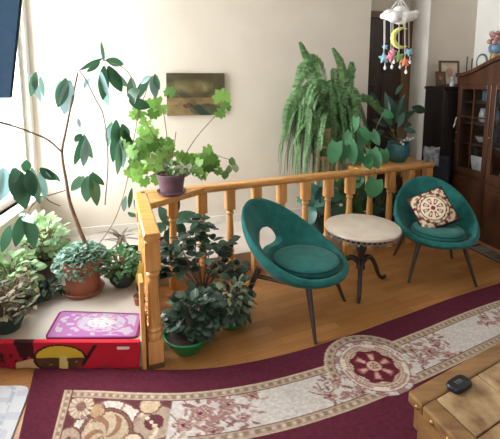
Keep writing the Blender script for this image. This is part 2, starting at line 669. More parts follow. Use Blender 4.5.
CZ = 2.9
RU = 4.64
wallbox('wall_back', -0.12, 3.285, 0, 0.42, 0, CZ, M['wall'])
wallbox('wall_back_recess', 3.285, 4.02, 0.34, 0.42, 0, CZ, M['wall'])
wallbox('wall_back_right', 4.02, RU + .12, 0, 0.42, 0, CZ, M['wall'])
wallbox('wall_right', RU, RU + 0.12, -4.6, 0, 0, CZ, M['wall_white'])
bb = wallbox('baseboard_back', 0.01, 3.285, -0.014, 0, PZ, PZ + 0.07, M['trim'])
# left wall with its big window
Lp = Vector((0.12, -0.993, 0)).normalized()
LNrm = Vector((Lp.y, -Lp.x, 0)).normalized()      # outward (away from the room)
if LNrm.x > 0:
    LNrm = -LNrm
lrot = Matrix.Rotation(math.atan2(Lp.y, Lp.x), 3, 'Z')


def lbox(b, w0, w1, z0, z1, d0=0.0, d1=0.14):
    c = W0 + Lp * ((w0 + w1) / 2) + LNrm * ((d0 + d1) / 2) + Vector((0, 0, (z0 + z1) / 2))
    return b.box(c, (w1 - w0, abs(d1 - d0), z1 - z0), lrot)


b = MB()
WN0, WN1, WZ0, WZ1 = 0.07, 1.55, 0.62, 2.62
lbox(b, -0.2, WN0, 0, CZ)
lbox(b, WN1, 5.4, 0, CZ)
lbox(b, WN0, WN1, 0, WZ0)
lbox(b, WN0, WN1, WZ1, CZ)
o = b.build('wall_left', M['wall_white'], smooth=False)
o['kind'] = 'structure'
win = thing('window_1', '', '', W0 + Lp * ((WN0 + WN1) / 2))
for k in ('label', 'category'):
    del win[k]
win['kind'] = 'structure'
b = MB()
for (p, q) in ((WN0, WN0 + .05), (WN1 - .05, WN1), (0.78, 0.84)):
    lbox(b, p, q, WZ0, WZ1, 0.04, 0.10)
lbox(b, WN0, WN1, WZ0, WZ0 + .05, 0.04, 0.10)
lbox(b, WN0, WN1, WZ1 - .05, WZ1, 0.04, 0.10)
b.build('window_frame', M['trim'], win, smooth=False)
b = MB()
lbox(b, WN0 + .05, WN1 - .05, WZ0 + .05, WZ1 - .05, 0.066, 0.072)
b.build('window_pane', M['winglass'], win, smooth=False)
b = MB()
lbox(b, WN0 + .0, WN1 - .0, WZ0 - .03, WZ0, -0.10, 0.04)
b.build('window_sill', M['trim'], win, smooth=False)
ceil = MB().box((0.6, 1.6, CZ + 0.05), (6.6, 8.0, 0.1)).build('ceiling', M['wall_white'], smooth=False)
ceil['kind'] = 'structure'

# door in its recess
drw = thing('door_1', '', '', WP(3.66, 0.32, 0))
for k in ('label', 'category'):
    del drw[k]
drw['kind'] = 'structure'
DR = Matrix.Rotation(math.radians(15), 3, 'Z')


def ubox(b, u0, u1, v0, v1, z0, z1):
    return b.box(WP((u0 + u1) / 2, (v0 + v1) / 2, (z0 + z1) / 2), (u1 - u0, v1 - v0, z1 - z0), DR)


DT = 2.30
ubox(MB(), 3.32, 3.88, 0.295, 0.335, 0.0, DT).build('door_panel', M['door'], drw, smooth=False)
b = MB()
for (z0, z1) in ((0.15, 0.95), (1.1, 1.55), (1.68, 2.2)):
    for (p, q) in ((3.38, 3.57), (3.63, 3.82)):
        ubox(b, p, q, 0.280, 0.296, z0, z1)
b.build('door_moulding', M['door'], drw, smooth=False, bevel=0.012)
b = MB()
ubox(b, 3.88, 4.018, 0.27, 0.338, 0, DT + .06)
ubox(b, 3.287, 3.32, 0.27, 0.338, 0, DT + .06)
ubox(b, 3.287, 4.018, 0.27, 0.338, DT, DT + .07)
b.build('door_frame', M['door_case'], drw, smooth=False)
MB().ball(WP(3.80, 0.26, 1.0), 0.022).lathe([(0.008, 0), (0.008, 0.02)], WP(3.80, 0.26, 0.99)).build('door_handle', M['brass'], drw)
tr = wallbox('trim_1', 4.006, 4.026, -0.012, 0.27, 0, CZ, M['trim'])

# ------------------------------------------------------------------ balustrade
bal = thing('balustrade', 'varnished pine balustrade with turned posts around the plant platform', 'railing', NEWEL)
RZ0, RZ1 = 0.735, 0.79


def rail_bar(name, p, q, w, z0, z1, ext0=0.0, ext1=0.0, m='pine_rail'):
    d = (q - p).normalized()
    p, q = p - d * ext0, q + d * ext1
    L = (q - p).length
    # moulded section in (across, z)
    sec = [(-.30, 0), (.30, 0), (.36, .25), (.5, .42), (.5, .80), (.42, 1.0), (-.42, 1.0), (-.5, .80), (-.5, .42), (-.36, .25)]
    n = Vector((-d.y, d.x, 0))
    k = len(sec)
    vs = []
    for e in (p, q):
        for (a, h) in sec:
            vs.append(e + n * (a * w) + Vector((0, 0, z0 + h * (z1 - z0))))
    fs = [tuple(range(k - 1, -1, -1)), tuple(range(k, 2 * k))] + [(i, (i + 1) % k, k + (i + 1) % k, k + i) for i in range(k)]
    return MB().add(vs, fs).build(name, M[m], bal, bevel=0.003, auto=35)


rail_bar('handrail', NEWEL, CORNER, 0.09, RZ0, RZ1, 0.045, 0.0)
rail_bar('handrail', CORNER, REND, 0.09, RZ0, RZ1, 0.0, 0.05)
rail_bar('handrail', REND, RET, 0.09, RZ0, RZ1, 0.0, 0.0)


def sq(b, c, w, z0, z1, ang):
    b.box((c.x, c.y, (z0 + z1) / 2), (w, w, z1 - z0), Matrix.Rotation(ang, 3, 'Z'))


def post(name, c, ang, w=0.072, newel=False):
    b = MB()
    sq(b, c, w, 0.0, 0.16, ang)
    sq(b, c, w, 0.575, RZ0 + .004, ang)
    h = w / 2
    prof = [(h * .8, .155), (h * .95, .175), (h * .98, .19), (h * .75, .205), (h * .98, .222), (h * .72, .24),
            (h * .80, .26), (h * .84, .33), (h * .78, .42), (h * .66, .515), (h * .62, .53), (h * .86, .54), (h * .9, .55), (h * .68, .56), (h * .85, .58)]
    b.lathe(prof, (c.x, c.y, 0), 36 if newel else 20, flute=(12, 0.22, .27, .51) if newel else None)
    o = b.build(name, M['pine'], bal, bevel=0.004)
    return o


angL = math.atan2(LD.y, LD.x)
angR = math.atan2(RD.y, RD.x)
nw = post('newel_post', NEWEL, angL, 0.082, True)
b = MB()
sq(b, NEWEL, 0.088, 0.0, 0.03, angL)
b.build('post_foot', M['post_foot'], bal, smooth=False)
for k in range(1, 5):
    post('baluster', NEWEL + (CORNER - NEWEL) * (k / 5.0), angL, 0.06)
NB = 12
for k in range(0, NB + 1):
    post('baluster', CORNER + (REND - CORNER) * (k / NB), angR, 0.072)
for k in (1, 2, 3):
    post('baluster', REND + (RET - REND) * (k / 3.4), angR, 0.066)
# end board next to the newel, and the corner boards that carry pots
c = NEWEL - LN * 0.064 + LD * 0.02
MB().box((c.x, c.y, 0.26), (0.11, 0.022, 0.52), Matrix.Rotation(angL, 3, 'Z')).build('end_board', M['pine'], bal, smooth=False, bevel=0.003)
pA = CORNER - LD * 0.30 + LN * 0.02
pB = CORNER + RD * 0.52 - RN * 0.02
MB().prism([(pA.x, pA.y), (pB.x, pB.y), (CORNER.x, CORNER.y)], RZ0 + .005, RZ1 - .006).build('corner_board', M['pine_rail'], bal, smooth=False, bevel=0.004)
s0 = REND - RD * 0.80 + RN * 0.03
s1 = REND - RD * 0.03 + RN * 0.03
s2 = s1 + RN * 0.30
s3 = s0 + RN * 0.22
MB().prism([(p.x, p.y) for p in (s0, s1, s2, s3)], RZ0 + .01, RZ1 - .003).build('shelf_board', M['pine_rail'], bal, smooth=False, bevel=0.004)

# ------------------------------------------------------------------ glass-fronted cabinet and its neighbours on the right
def cbox(b, u0, u1, w0, w1, z0, z1):
    return b.box(WP((u0 + u1) / 2, -(w0 + w1) / 2, (z0 + z1) / 2), (u1 - u0, w1 - w0, z1 - z0), DR)


CU, CD, CW0, CW1 = 4.12, 4.62, 0.37, 1.63
CMID = (CW0 + CW1) / 2
cab = thing('display_cabinet', 'brown wooden display cabinet with glazed doors and arched top', 'cabinet', WP(4.37, -CMID, 0))
b = MB()
cbox(b, CU + .02, CD, CW0, CW0 + .03, 0, 1.62)
cbox(b, CU + .02, CD, CW1 - .03, CW1, 0, 1.62)
cbox(b, CD - .02, CD, CW0, CW1, 0, 1.62)
cbox(b, CU + .02, CD, CW0, CW1, 0.60, 0.64)
cbox(b, CU + .02, CD, CW0, CW1, 1.58, 1.62)
cbox(b, CU + .03, CD, CW0, CW1, 0.0, 0.08)
b.build('carcass', M['cab'], cab, smooth=False)
for z in (0.94, 1.15, 1.37):
    b = MB()
    cbox(b, CU + .05, CD - .02, CW0 + .03, CW1 - .03, z, z + .015)
    b.build('shelf', M['cab_in'], cab, smooth=False)
nD = 3
dw = (CW1 - CW0) / nD


def arch(w):
    t = (w - CW0) / (CW1 - CW0)
    return 0.17 * math.sin(math.pi * t) ** 2.1


b = MB()
N = 28
for i in range(N):
    w0, w1 = CW0 + (CW1 - CW0) * i / N, CW0 + (CW1 - CW0) * (i + 1) / N
    for (ua, ub, za, zb) in ((CU - .01, CD, 1.555, 1.63), (CU - .045, CD, 1.63, 1.665)):
        vs = []
        for (w, hz) in ((w0 - .0, arch(w0)), (w1, arch(w1))):
            vs += [WP(ua, -w, za + (hz if za > 1.6 else hz * 0.0)), WP(ub, -w, za + (hz if za > 1.6 else 0)), WP(ub, -w, zb + hz), WP(ua, -w, zb + hz)]
        b.add(vs, [(0, 1, 2, 3), (7, 6, 5, 4), (0, 4, 5, 1), (1, 5, 6, 2), (2, 6, 7, 3), (3, 7, 4, 0)])
b.build('cornice', M['cab'], cab, smooth=False)
for k in range(nD):
    w0, w1 = CW0 + dw * k + .004, CW0 + dw * (k + 1) - .004
    b = MB()
    cbox(b, CU, CU + .025, w0, w0 + .05, 0.64, 1.555)
    cbox(b, CU, CU + .025, w1 - .05, w1, 0.64, 1.555)
    cbox(b, CU, CU + .025, w0 + .05, w1 - .05, 0.64, 0.70)
    cbox(b, CU, CU + .025, w0 + .05, w1 - .05, 1.505, 1.555)
    dr = b.build('door', M['cab'], cab, smooth=False, bevel=0.004)
    b = MB()
    cbox(b, CU + .010, CU + .014, w0 + .05, w1 - .05, 0.70, 1.505)
    b.build('glass_pane', M['glass'], dr, smooth=False)
    b = MB()
    wm = (w0 + w1) / 2
    cbox(b, CU + .004, CU + .02, wm - .006, wm + .006, 0.70, 1.505)
    cbox(b, CU + .004, CU + .02, w0 + .05, w1 - .05, 1.22, 1.232)
    b.build('glazing_bar', M['cab'], dr, smooth=False)
    MB().ball(WP(CU - .012, -(w0 + .025), 1.05), 0.011, 10, 6).build('knob', M['brass'], dr)
    b = MB()
    cbox(b, CU + .0, CU + .02, w0, w1, 0.08, 0.60)
    lo = b.build('cupboard_door', M['cab'], cab, smooth=False, bevel=0.004)
    b = MB()
    cbox(b, CU - .010, CU + .001, w0 + .06, w1 - .06, 0.15, 0.53)
    b.build('raised_panel', M['cab'], lo, smooth=False, bevel=0.008)

rnd = random.Random(4)


def cab_pt(w, z, depth=0.22):
    return WP(CU + depth, -w, z)


def vessel(name, label, cat, p, prof, m, group=None):
    o = MB().lathe(prof, p, 18).build(name, m)
    return tag(o, label, cat, group)


wA = CW0 + dw * .5
wB = CW0 + dw * 1.5
vessel('vase', 'blue patterned vase behind the far glazed door, upper shelf', 'vase', cab_pt(wA + .06, 1.166), [(.03, 0), (.055, .05), (.05, .11), (.025, .14), (.035, .17)], M['bluech'])
vessel('jug', 'white china jug on upper shelf behind the far glazed door', 'jug', cab_pt(wA - .08, 1.166), [(.03, 0), (.045, .03), (.04, .09), (.03, .12), (.034, .14)], M['china'])
vessel('vase', 'blue vase low behind the far glazed door, beside the white card', 'vase', cab_pt(wA + .05, 0.956), [(.03, 0), (.05, .05), (.045, .11), (.03, .15)], M['bluech'])
vessel('bowl', 'white china bowl on second shelf of the display cabinet', 'bowl', cab_pt(wA - .08, 0.956), [(.025, 0), (.05, .03), (.065, .06)], M['china'])
for k in range(5):
    z = 1.386
    o = MB()
    cbox(o, CU + .22, CU + .38, wA - .11 + k * .034, wA - .083 + k * .034, z, z + .10 + .008 * (k % 3))
    tag(o.build('book', [M['bluech'], M['greycloth'], M['darkcab'], M['bluech'], M['greycloth']][k], smooth=False), 'one of five upright books on the top shelf behind the far glazed door', 'book', 'books on the top shelf of the display cabinet')
vessel('goblet', 'amber goblet on top shelf behind the near glazed door', 'goblet', cab_pt(wB - .06, 1.386), [(.03, 0), (.006, .02), (.006, .06), (.03, .09), (.03, .13)], M['amber'])
vessel('teapot', 'blue china teapot behind the near glazed door', 'teapot', cab_pt(wB - .04, 1.166), [(.035, 0), (.06, .05), (.05, .10), (.02, .115), (.01, .13)], M['bluech'])
vessel('figurine', 'white china figurine on second shelf behind the near door', 'figurine', cab_pt(wB - .07, 0.956), [(.035, 0), (.03, .05), (.02, .09), (.028, .11), (.02, .14)], M['china'])
vessel('ornament', 'red and cream ornament on cabinet floor behind the near glazed door', 'ornament', cab_pt(wB + .02, 0.64, .16), [(.05, 0), (.06, .05), (.045, .10), (.02, .12)], M['redch'])
vessel('ornament', 'white ornament on cabinet floor at left of the red one', 'ornament', cab_pt(wB - .10, 0.64, .13), [(.04, 0), (.05, .05), (.03, .12), (.015, .16)], M['china'])
R2 = DR @ Matrix.Rotation(math.radians(-14), 3, 'Y')
o = MB().box(cab_pt(wA - .01, 0.64 + .093, .12), (0.004, 0.15, 0.185), R2).build('card', M['paper'], smooth=False)
tag(o, 'white card leaning inside the far glazed door of the cabinet', 'card')
# ribbon hanging from the cabinet's edge
pr = WP(CU - .004, -(CW0 + .012), 1.19)
o = MB().tube(catmull([pr + Vector((0, 0, .02)), pr + Vector((-.012, -.006, -.01)), pr + Vector((-.016, -.004, -.05)), pr + Vector((-.03, -.006, -.085))]), 0.007, 6).build('ribbon', M['string'])
tag(o, 'short white ribbon hanging on the display cabinet corner', 'ribbon')

# ornaments on top of the display cabinet


def cab_top(w):
    return 1.665 + arch(w)


for i, w in enumerate((0.41, 0.475)):
    o = MB().tube([WP(4.17, -w, cab_top(w) - .006), WP(4.17, -w, cab_top(w) + .17 - .03 * i)], 0.0055, 8).build('candle', M['darkcab'])
    tag(o, ['thin dark taper candle on cabinet, nearest the picture frames', 'thin dark taper candle on cabinet, next to the round clock'][i], 'candle')
w = 0.57
ck = thing('clock', 'small round grey table clock on the display cabinet', 'clock', WP(4.20, -w, cab_top(w) - .012))
b = MB()
cpt = WP(4.20, -w, cab_top(w) + .072)
axis = Vector((-0.97, -0.22, 0))
axis.normalize()
crt = axis.cross(Vector((0, 0, 1))).normalized()
ring = [cpt + crt * (.062 * math.cos(a)) + Vector((0, 0, .075 * math.sin(a))) for a in [2 * math.pi * i / 28 for i in range(29)]]
MB().tube(ring, 0.011, 8).build('rim', M['steel'], ck)
b = MB()
rg = [cpt + crt * (.058 * math.cos(a)) + Vector((0, 0, .07 * math.sin(a))) for a in [2 * math.pi * i / 28 for i in range(28)]]
b.add([q + axis * .006 for q in rg] + [q - axis * .006 for q in rg], [tuple(range(28)), tuple(range(55, 27, -1))] + [(i, (i + 1) % 28, 28 + (i + 1) % 28, 28 + i) for i in range(28)])
b.build('face', M['clockface'], ck)
sq(b2 := MB(), WP(4.20, -w, 0), 0.06, cab_top(w) - .014, cab_top(w) + .004, 0.26)
b2.build('foot', M['steel'], ck)
w = 0.715
fv = thing('vase', 'amber and blue vase of dried pink flowers on the cabinet', 'vase', WP(4.20, -w, cab_top(w) - .012))
MB().lathe([(.035, 0), (.045, .03), (.04, .08), (.035, .11)], WP(4.20, -w, cab_top(w) - .012), 18).build('vase_base', M['amber'], fv)
MB().lathe([(.035, .10), (.055, .12), (.06, .16), (.05, .19)], WP(4.20, -w, cab_top(w) - .012), 18).build('vase_band', M['bluech'], fv)
b = MB()
for i in range(16):
    p = WP(4.20, -w, cab_top(w) + .22) + Vector((rnd.uniform(-.06, .06), rnd.uniform(-.06, .06), rnd.uniform(-.05, .06)))
    b.ball(p, rnd.uniform(.018, .028), 8, 6)
    b.tube([WP(4.20, -w, cab_top(w) + .15), p], 0.003, 5)
b.build('flowers', M['rose'], fv)

# tall dark cabinet by the door, with pictures on it
tc = thing('tall_cabinet', 'tall black-brown narrow cabinet between the door and glazed cabinet', 'cabinet', WP(4.15, -.165, 0))
ubox(MB(), 4.0, 4.36, -.31, -.02, 0.0, 1.50).build('body', M['darkcab'], tc, smooth=False, bevel=0.004)
ubox(MB(), 3.985, 4.37, -.325, -.015, 1.50, 1.53).build('top_board', M['darkcab'], tc, smooth=False, bevel=0.004)
for (p, q) in ((4.005, 4.175), (4.185, 4.355)):
    d = ubox(MB(), p, q, -.325, -.31, 0.08, 1.48).build('door', M['darkcab'], tc, smooth=False, bevel=0.003)
    ubox(MB(), p + .03, q - .03, -.331, -.324, 0.8, 1.40).build('raised_panel', M['darkcab'], d, smooth=False, bevel=0.004)
    MB().ball(WP(4.18 + (-.025 if p < 4.1 else .025), -.335, 0.95), 0.01, 8, 6).build('knob', M['brass'], d)


def photo_frame(name, label, u, v, z, w, h, tilt, m, seed, tones):
    t = thing(name, label, 'picture frame', WP(u, v, z))
    R = DR @ Matrix.Rotation(math.radians(-tilt), 3, 'X')
    c0 = WP(u, v, z)
    b = MB()
    fr = 0.022
    up = R @ Vector((0, 0, 1))
    rt = R @ Vector((1, 0, 0))
    for (dx, dz, sx, sz) in ((-(w - fr) / 2, h / 2, fr, h), ((w - fr) / 2, h / 2, fr, h), (0, fr / 2, w - 2 * fr, fr), (0, h - fr / 2, w - 2 * fr, fr)):
        b.box(c0 + rt * dx + up * dz, (sx, .018, sz), R)
    b.build('frame', m, t, smooth=False)
    ny, nx = 26, 20
    gu, gv = np.meshgrid(np.linspace(0, 1, nx), np.linspace(0, 1, ny), indexing='ij')
    col = np.zeros(gu.shape + (3,))
    n = vnoise(gu * 5, gv * 6, seed)[..., None]
    col[:] = tones[0] * (1 - n) + tones[1] * n
    m1 = ((gu - .5) / .22) ** 2 + ((gv - .55) / .2) ** 2 < 1
    col[m1] = tones[2]
    iw, ih = w - 2 * fr + .004, h - 2 * fr + .004
    P = np.zeros(gu.shape + (3,))
    o0 = c0 + up * fr - rt * (iw / 2) - (R @ Vector((0, 1, 0))) * 0.002
    for i in range(3):
        P[..., i] = o0[i] + rt[i] * gu * iw + up[i] * gv * ih
    sheet('photograph', P, col, M['picture'], 0.002, t)
    return t


TZ = 1.531
photo_frame('photo_frame', 'small brown picture frame on the tall dark cabinet, nearer the door', 4.06, -.19, TZ, 0.12, 0.16, 10, M['frame_brown'], 3, (C3(90, 76, 60), C3(140, 124, 100), C3(150, 120, 100)))
photo_frame('photo_frame', 'larger brown frame with a light portrait on the tall dark cabinet', 4.235, -.11, TZ, 0.26, 0.28, 6, M['frame_brown'], 5, (C3(196, 176, 156), C3(220, 206, 190), C3(190, 150, 130)))
vessel('figurine', 'small pale figurine before the larger picture frame', 'figurine', WP(4.13, -.27, TZ), [(.022, 0), (.028, .03), (.014, .06), (.02, .08), (.012, .10)], M['china'])
vessel('figurine', 'rosy white figurine right of the small picture frame', 'figurine', WP(4.30, -.25, TZ), [(.03, 0), (.036, .05), (.02, .08), (.027, .11), (.014, .14)], M['china'])

# dark armchair behind the right chair with a folded cloth on it
ac = thing('armchair', 'dark upholstered chair in the shade between railing and display cabinet', 'armchair', (1.935, 4.06, 0))
R = Matrix.Rotation(math.radians(-20), 3, 'Z')
AP = Vector((1.935, 4.06, 0))


def abox(b, x, y, z, sx, sy, sz, tilt=0):
    return b.box(AP + R @ Vector((x, y, z)), (sx, sy, sz), R @ Matrix.Rotation(tilt, 3, 'X'))


abox(MB(), 0, 0, .36, .27, .26, .12).build('seat', M['navy'], ac, bevel=0.03)
abox(MB(), 0, .10, .58, .27, .06, .46, -.06).build('backrest', M['navy'], ac, bevel=0.03)
for sx in (-.11, .11):
    for sy in (-.10, .10):
        abox(MB(), sx, sy, .15, .035, .035, .30).build('leg', M['legwood'], ac)
b = MB()
cp = AP + R @ Vector((-.05, .113, .825))
pts = []
for i in range(13):
    a = math.pi * i / 12
    pts.append((math.cos(a), math.sin(a)))
vs, fs = [], []
for j in range(9):
    s_ = (j / 8 - .5) * .15
    for (ca, sa) in pts:
        wob = .008 * math.sin(j * 1.7 + ca * 3)
        vs.append(cp + R @ Vector((s_, ca * (.058 + wob), sa * .07 + wob - (.12 * abs(ca) ** 3) + .0)))
for j in range(8):
    for i in range(12):
        a = j * 13 + i
        fs.append((a, a + 1, a + 14, a + 13))
o = b.add(vs, fs).build('folded_cloth', M['greycloth'])
sm = o.modifiers.new('thick', 'SOLIDIFY')
sm.thickness = 0.012
tag(o, 'folded grey patterned cloth lying over the dark chair back', 'cloth')

# ------------------------------------------------------------------ painting, hanging panel, mobile
u0, z1 = wall_uz(166, 73)
u1, _ = wall_uz(224, 74)
_, z0 = wall_uz(195, 115)
nx, nz = 70, 50
gu, gv = np.meshgrid(np.linspace(0, 1, nx), np.linspace(0, 1, nz), indexing='ij')
n1 = vnoise(gu * 3 + 1, gv * 14, 2)
n2 = vnoise(gu * 12, gv * 12, 9)
col = np.zeros((nx, nz, 3))
dk, ol, bl, br_, tan = C3(98, 94, 72), C3(162, 152, 106), C3(82, 92, 84), C3(120, 96, 66), C3(190, 160, 114)
col[:] = dk
hill = np.clip(1.2 - ((gv - .68) / .17) ** 2 - ((gu - .42) / .45) ** 2, 0, 1)[..., None]
col = col * (1 - hill) + ol * hill
put(col, (gv > .86) & (n1 > .45), C3(104, 92, 66))
put(col, gv < .44, C3(166, 140, 100))
low = (gv < .44)
col = np.where((low & (n1 > .55))[..., None], tan, col)
put(col, ((gu - .66) / .28) ** 2 + ((gv - .13) / .14) ** 2 < 1, C3(76, 92, 74))
put(col, ((gu - .36) / .09) ** 2 + ((gv - .23) / .06) ** 2 < 1, C3(98, 56, 44))
put(col, (np.abs(gv - .44) < .02), C3(92, 80, 56))
col *= (0.9 + 0.2 * n2)[..., None]
pc = thing('painting', 'small unframed landscape painting in olive and brown on the wall', 'painting', WP((u0 + u1) / 2, -.016, (z0 + z1) / 2))
ubox(MB(), u0, u1, -.024, -.001, z0, z1).build('stretcher', M['frame_brown'], pc, smooth=False)
P = np.zeros((nx, nz, 3))
for i in range(3):
    o_ = WP(u0, -.0255, z0)
    P[..., i] = o_[i] + UD[i] * gu * (u1 - u0) + (gv * (z1 - z0) if i == 2 else 0)
sheet('canvas', P, col, M['picture'], 0.001, pc)

# dark panel hanging from the ceiling at the left, before the window
yb = 2.75
pb = D(10, 98, yb)
pt_ = D(20, 0, yb)
sl = (pt_.x - pb.x) / (pt_.z - pb.z)
vs = []
for (z, dx) in ((pb.z, 0), (CZ, sl * (CZ - pb.z))):
    for (ex, ey) in ((0, 0), (0, .03), (-.34, .03), (-.34, 0)):
        vs.append((pb.x + dx + ex + (0.12 if ex and z > 2 else 0) * 0, yb + ey, z))
o = MB().add(vs, [(3, 2, 1, 0), (4, 5, 6, 7), (0, 1, 5, 4), (1, 2, 6, 5), (2, 3, 7, 6), (3, 0, 4, 7)]).build('hanging_panel', M['screen'], smooth=False, bevel=0.004)
tag(o, 'dark blue-grey flat panel hanging in the upper left corner', 'panel')

# baby mobile
mob = thing('baby_mobile', 'hanging nursery mobile with white cloud, yellow moon and felt stars', 'mobile', D(400, 16, 2.6))
my = 2.6


def mp_(px, py, dy=0):
    return D(px, py, my + dy)


b = MB()
for (px, py, r, dy) in ((389, 15, .042, 0), (400, 13, .055, .01), (411, 16, .04, 0), (395, 17, .045, -.03), (405, 17, .045, -.03), (416, 13, .022, 0), (400, 18, .05, .04), (384, 16, .025, .01)):
    b.ball(mp_(px, py, dy), r, 16, 10, (1, 1, .8))
b.build('cloud', M['white_fab'], mob)
hook = Vector((mp_(400, 0).x, my, CZ - .001))
tp = mp_(400, -3)
b = MB().tube([hook, tp], 0.003, 6)
for (px, dy) in ((389, 0), (411, 0), (397, -.05), (404, .05)):
    b.tube([tp, mp_(px, 12, dy)], 0.0028, 6)
b.build('hanger_string', M['string'], mob)
for (px, y1, c_, R_, dy, rot) in ((385, 47, 'blue', .027, 0, .2), (384, 58, 'blue', .045, -.03, .1), (391, 57, 'pink', .042, -.05, .5), (399, 57, 'green', .043, -.05, .3), (405, 62, 'orange', .042, -.06, .1), (409, 52, 'blue', .036, .0, .6), (393, 52, 'pink', .034, .05, 0)):
    st = MB().star(mp_(px, y1, dy), R_, R_ * .5, .012, rot=rot).build('star', M[c_], mob, smooth=False, bevel=0.003)
    MB().tube([mp_(px, 20, dy), mp_(px, y1 - 4, dy)], 0.0022, 5).build('string', M['string'], st)
    if R_ > .03:
        MB().tube([mp_(px + 1, y1 + 4, dy), mp_(px + 1, y1 + 9, dy)], 0.0022, 5).ball(mp_(px + 1, y1 + 10, dy), .009, 8, 6, (1, 1, 1.5)).build('drop_bead', M['white_fab'], st)
b = MB()
# crescent moon
n = 22
mc = mp_(401, 38)
out, inn = [], []
for i in range(n + 1):
    a = math.radians(58 + 250 * i / n)
    out.append((math.cos(a) * .068, math.sin(a) * .068))
    a2 = i / n
    # inner arc between the two tips
t0, t1 = Vector(out[0] + (0,)), Vector(out[-1] + (0,))
for i in range(n + 1):
    a = math.radians(66 + 234 * i / n)
    q = Vector((math.cos(a) * .052 + .022, math.sin(a) * .052 + .002, 0))
    inn.append((q.x, q.y))
inn[0], inn[-1] = out[0], out[-1]
vs = []
for i in range(n + 1):
    mx_ = ((out[i][0] + inn[i][0]) / 2, (out[i][1] + inn[i][1]) / 2)
    for (qx, qy, dd) in ((out[i][0], out[i][1], 0), (mx_[0], mx_[1], -.016), (inn[i][0], inn[i][1], 0), (mx_[0], mx_[1], .016)):
        vs.append(mc + Vector((qx, dd, qy)))
fs = []
for i in range(n):
    for j in range(4):
        k = (j + 1) % 4
        fs.append((i * 4 + j, i * 4 + k, (i + 1) * 4 + k, (i + 1) * 4 + j))
mo = MB().add(vs, fs).build('moon', M['moon'], mob, auto=0)
MB().tube([mp_(402, 20), mp_(404, 27)], 0.0022, 5).build('string', M['string'], mo)

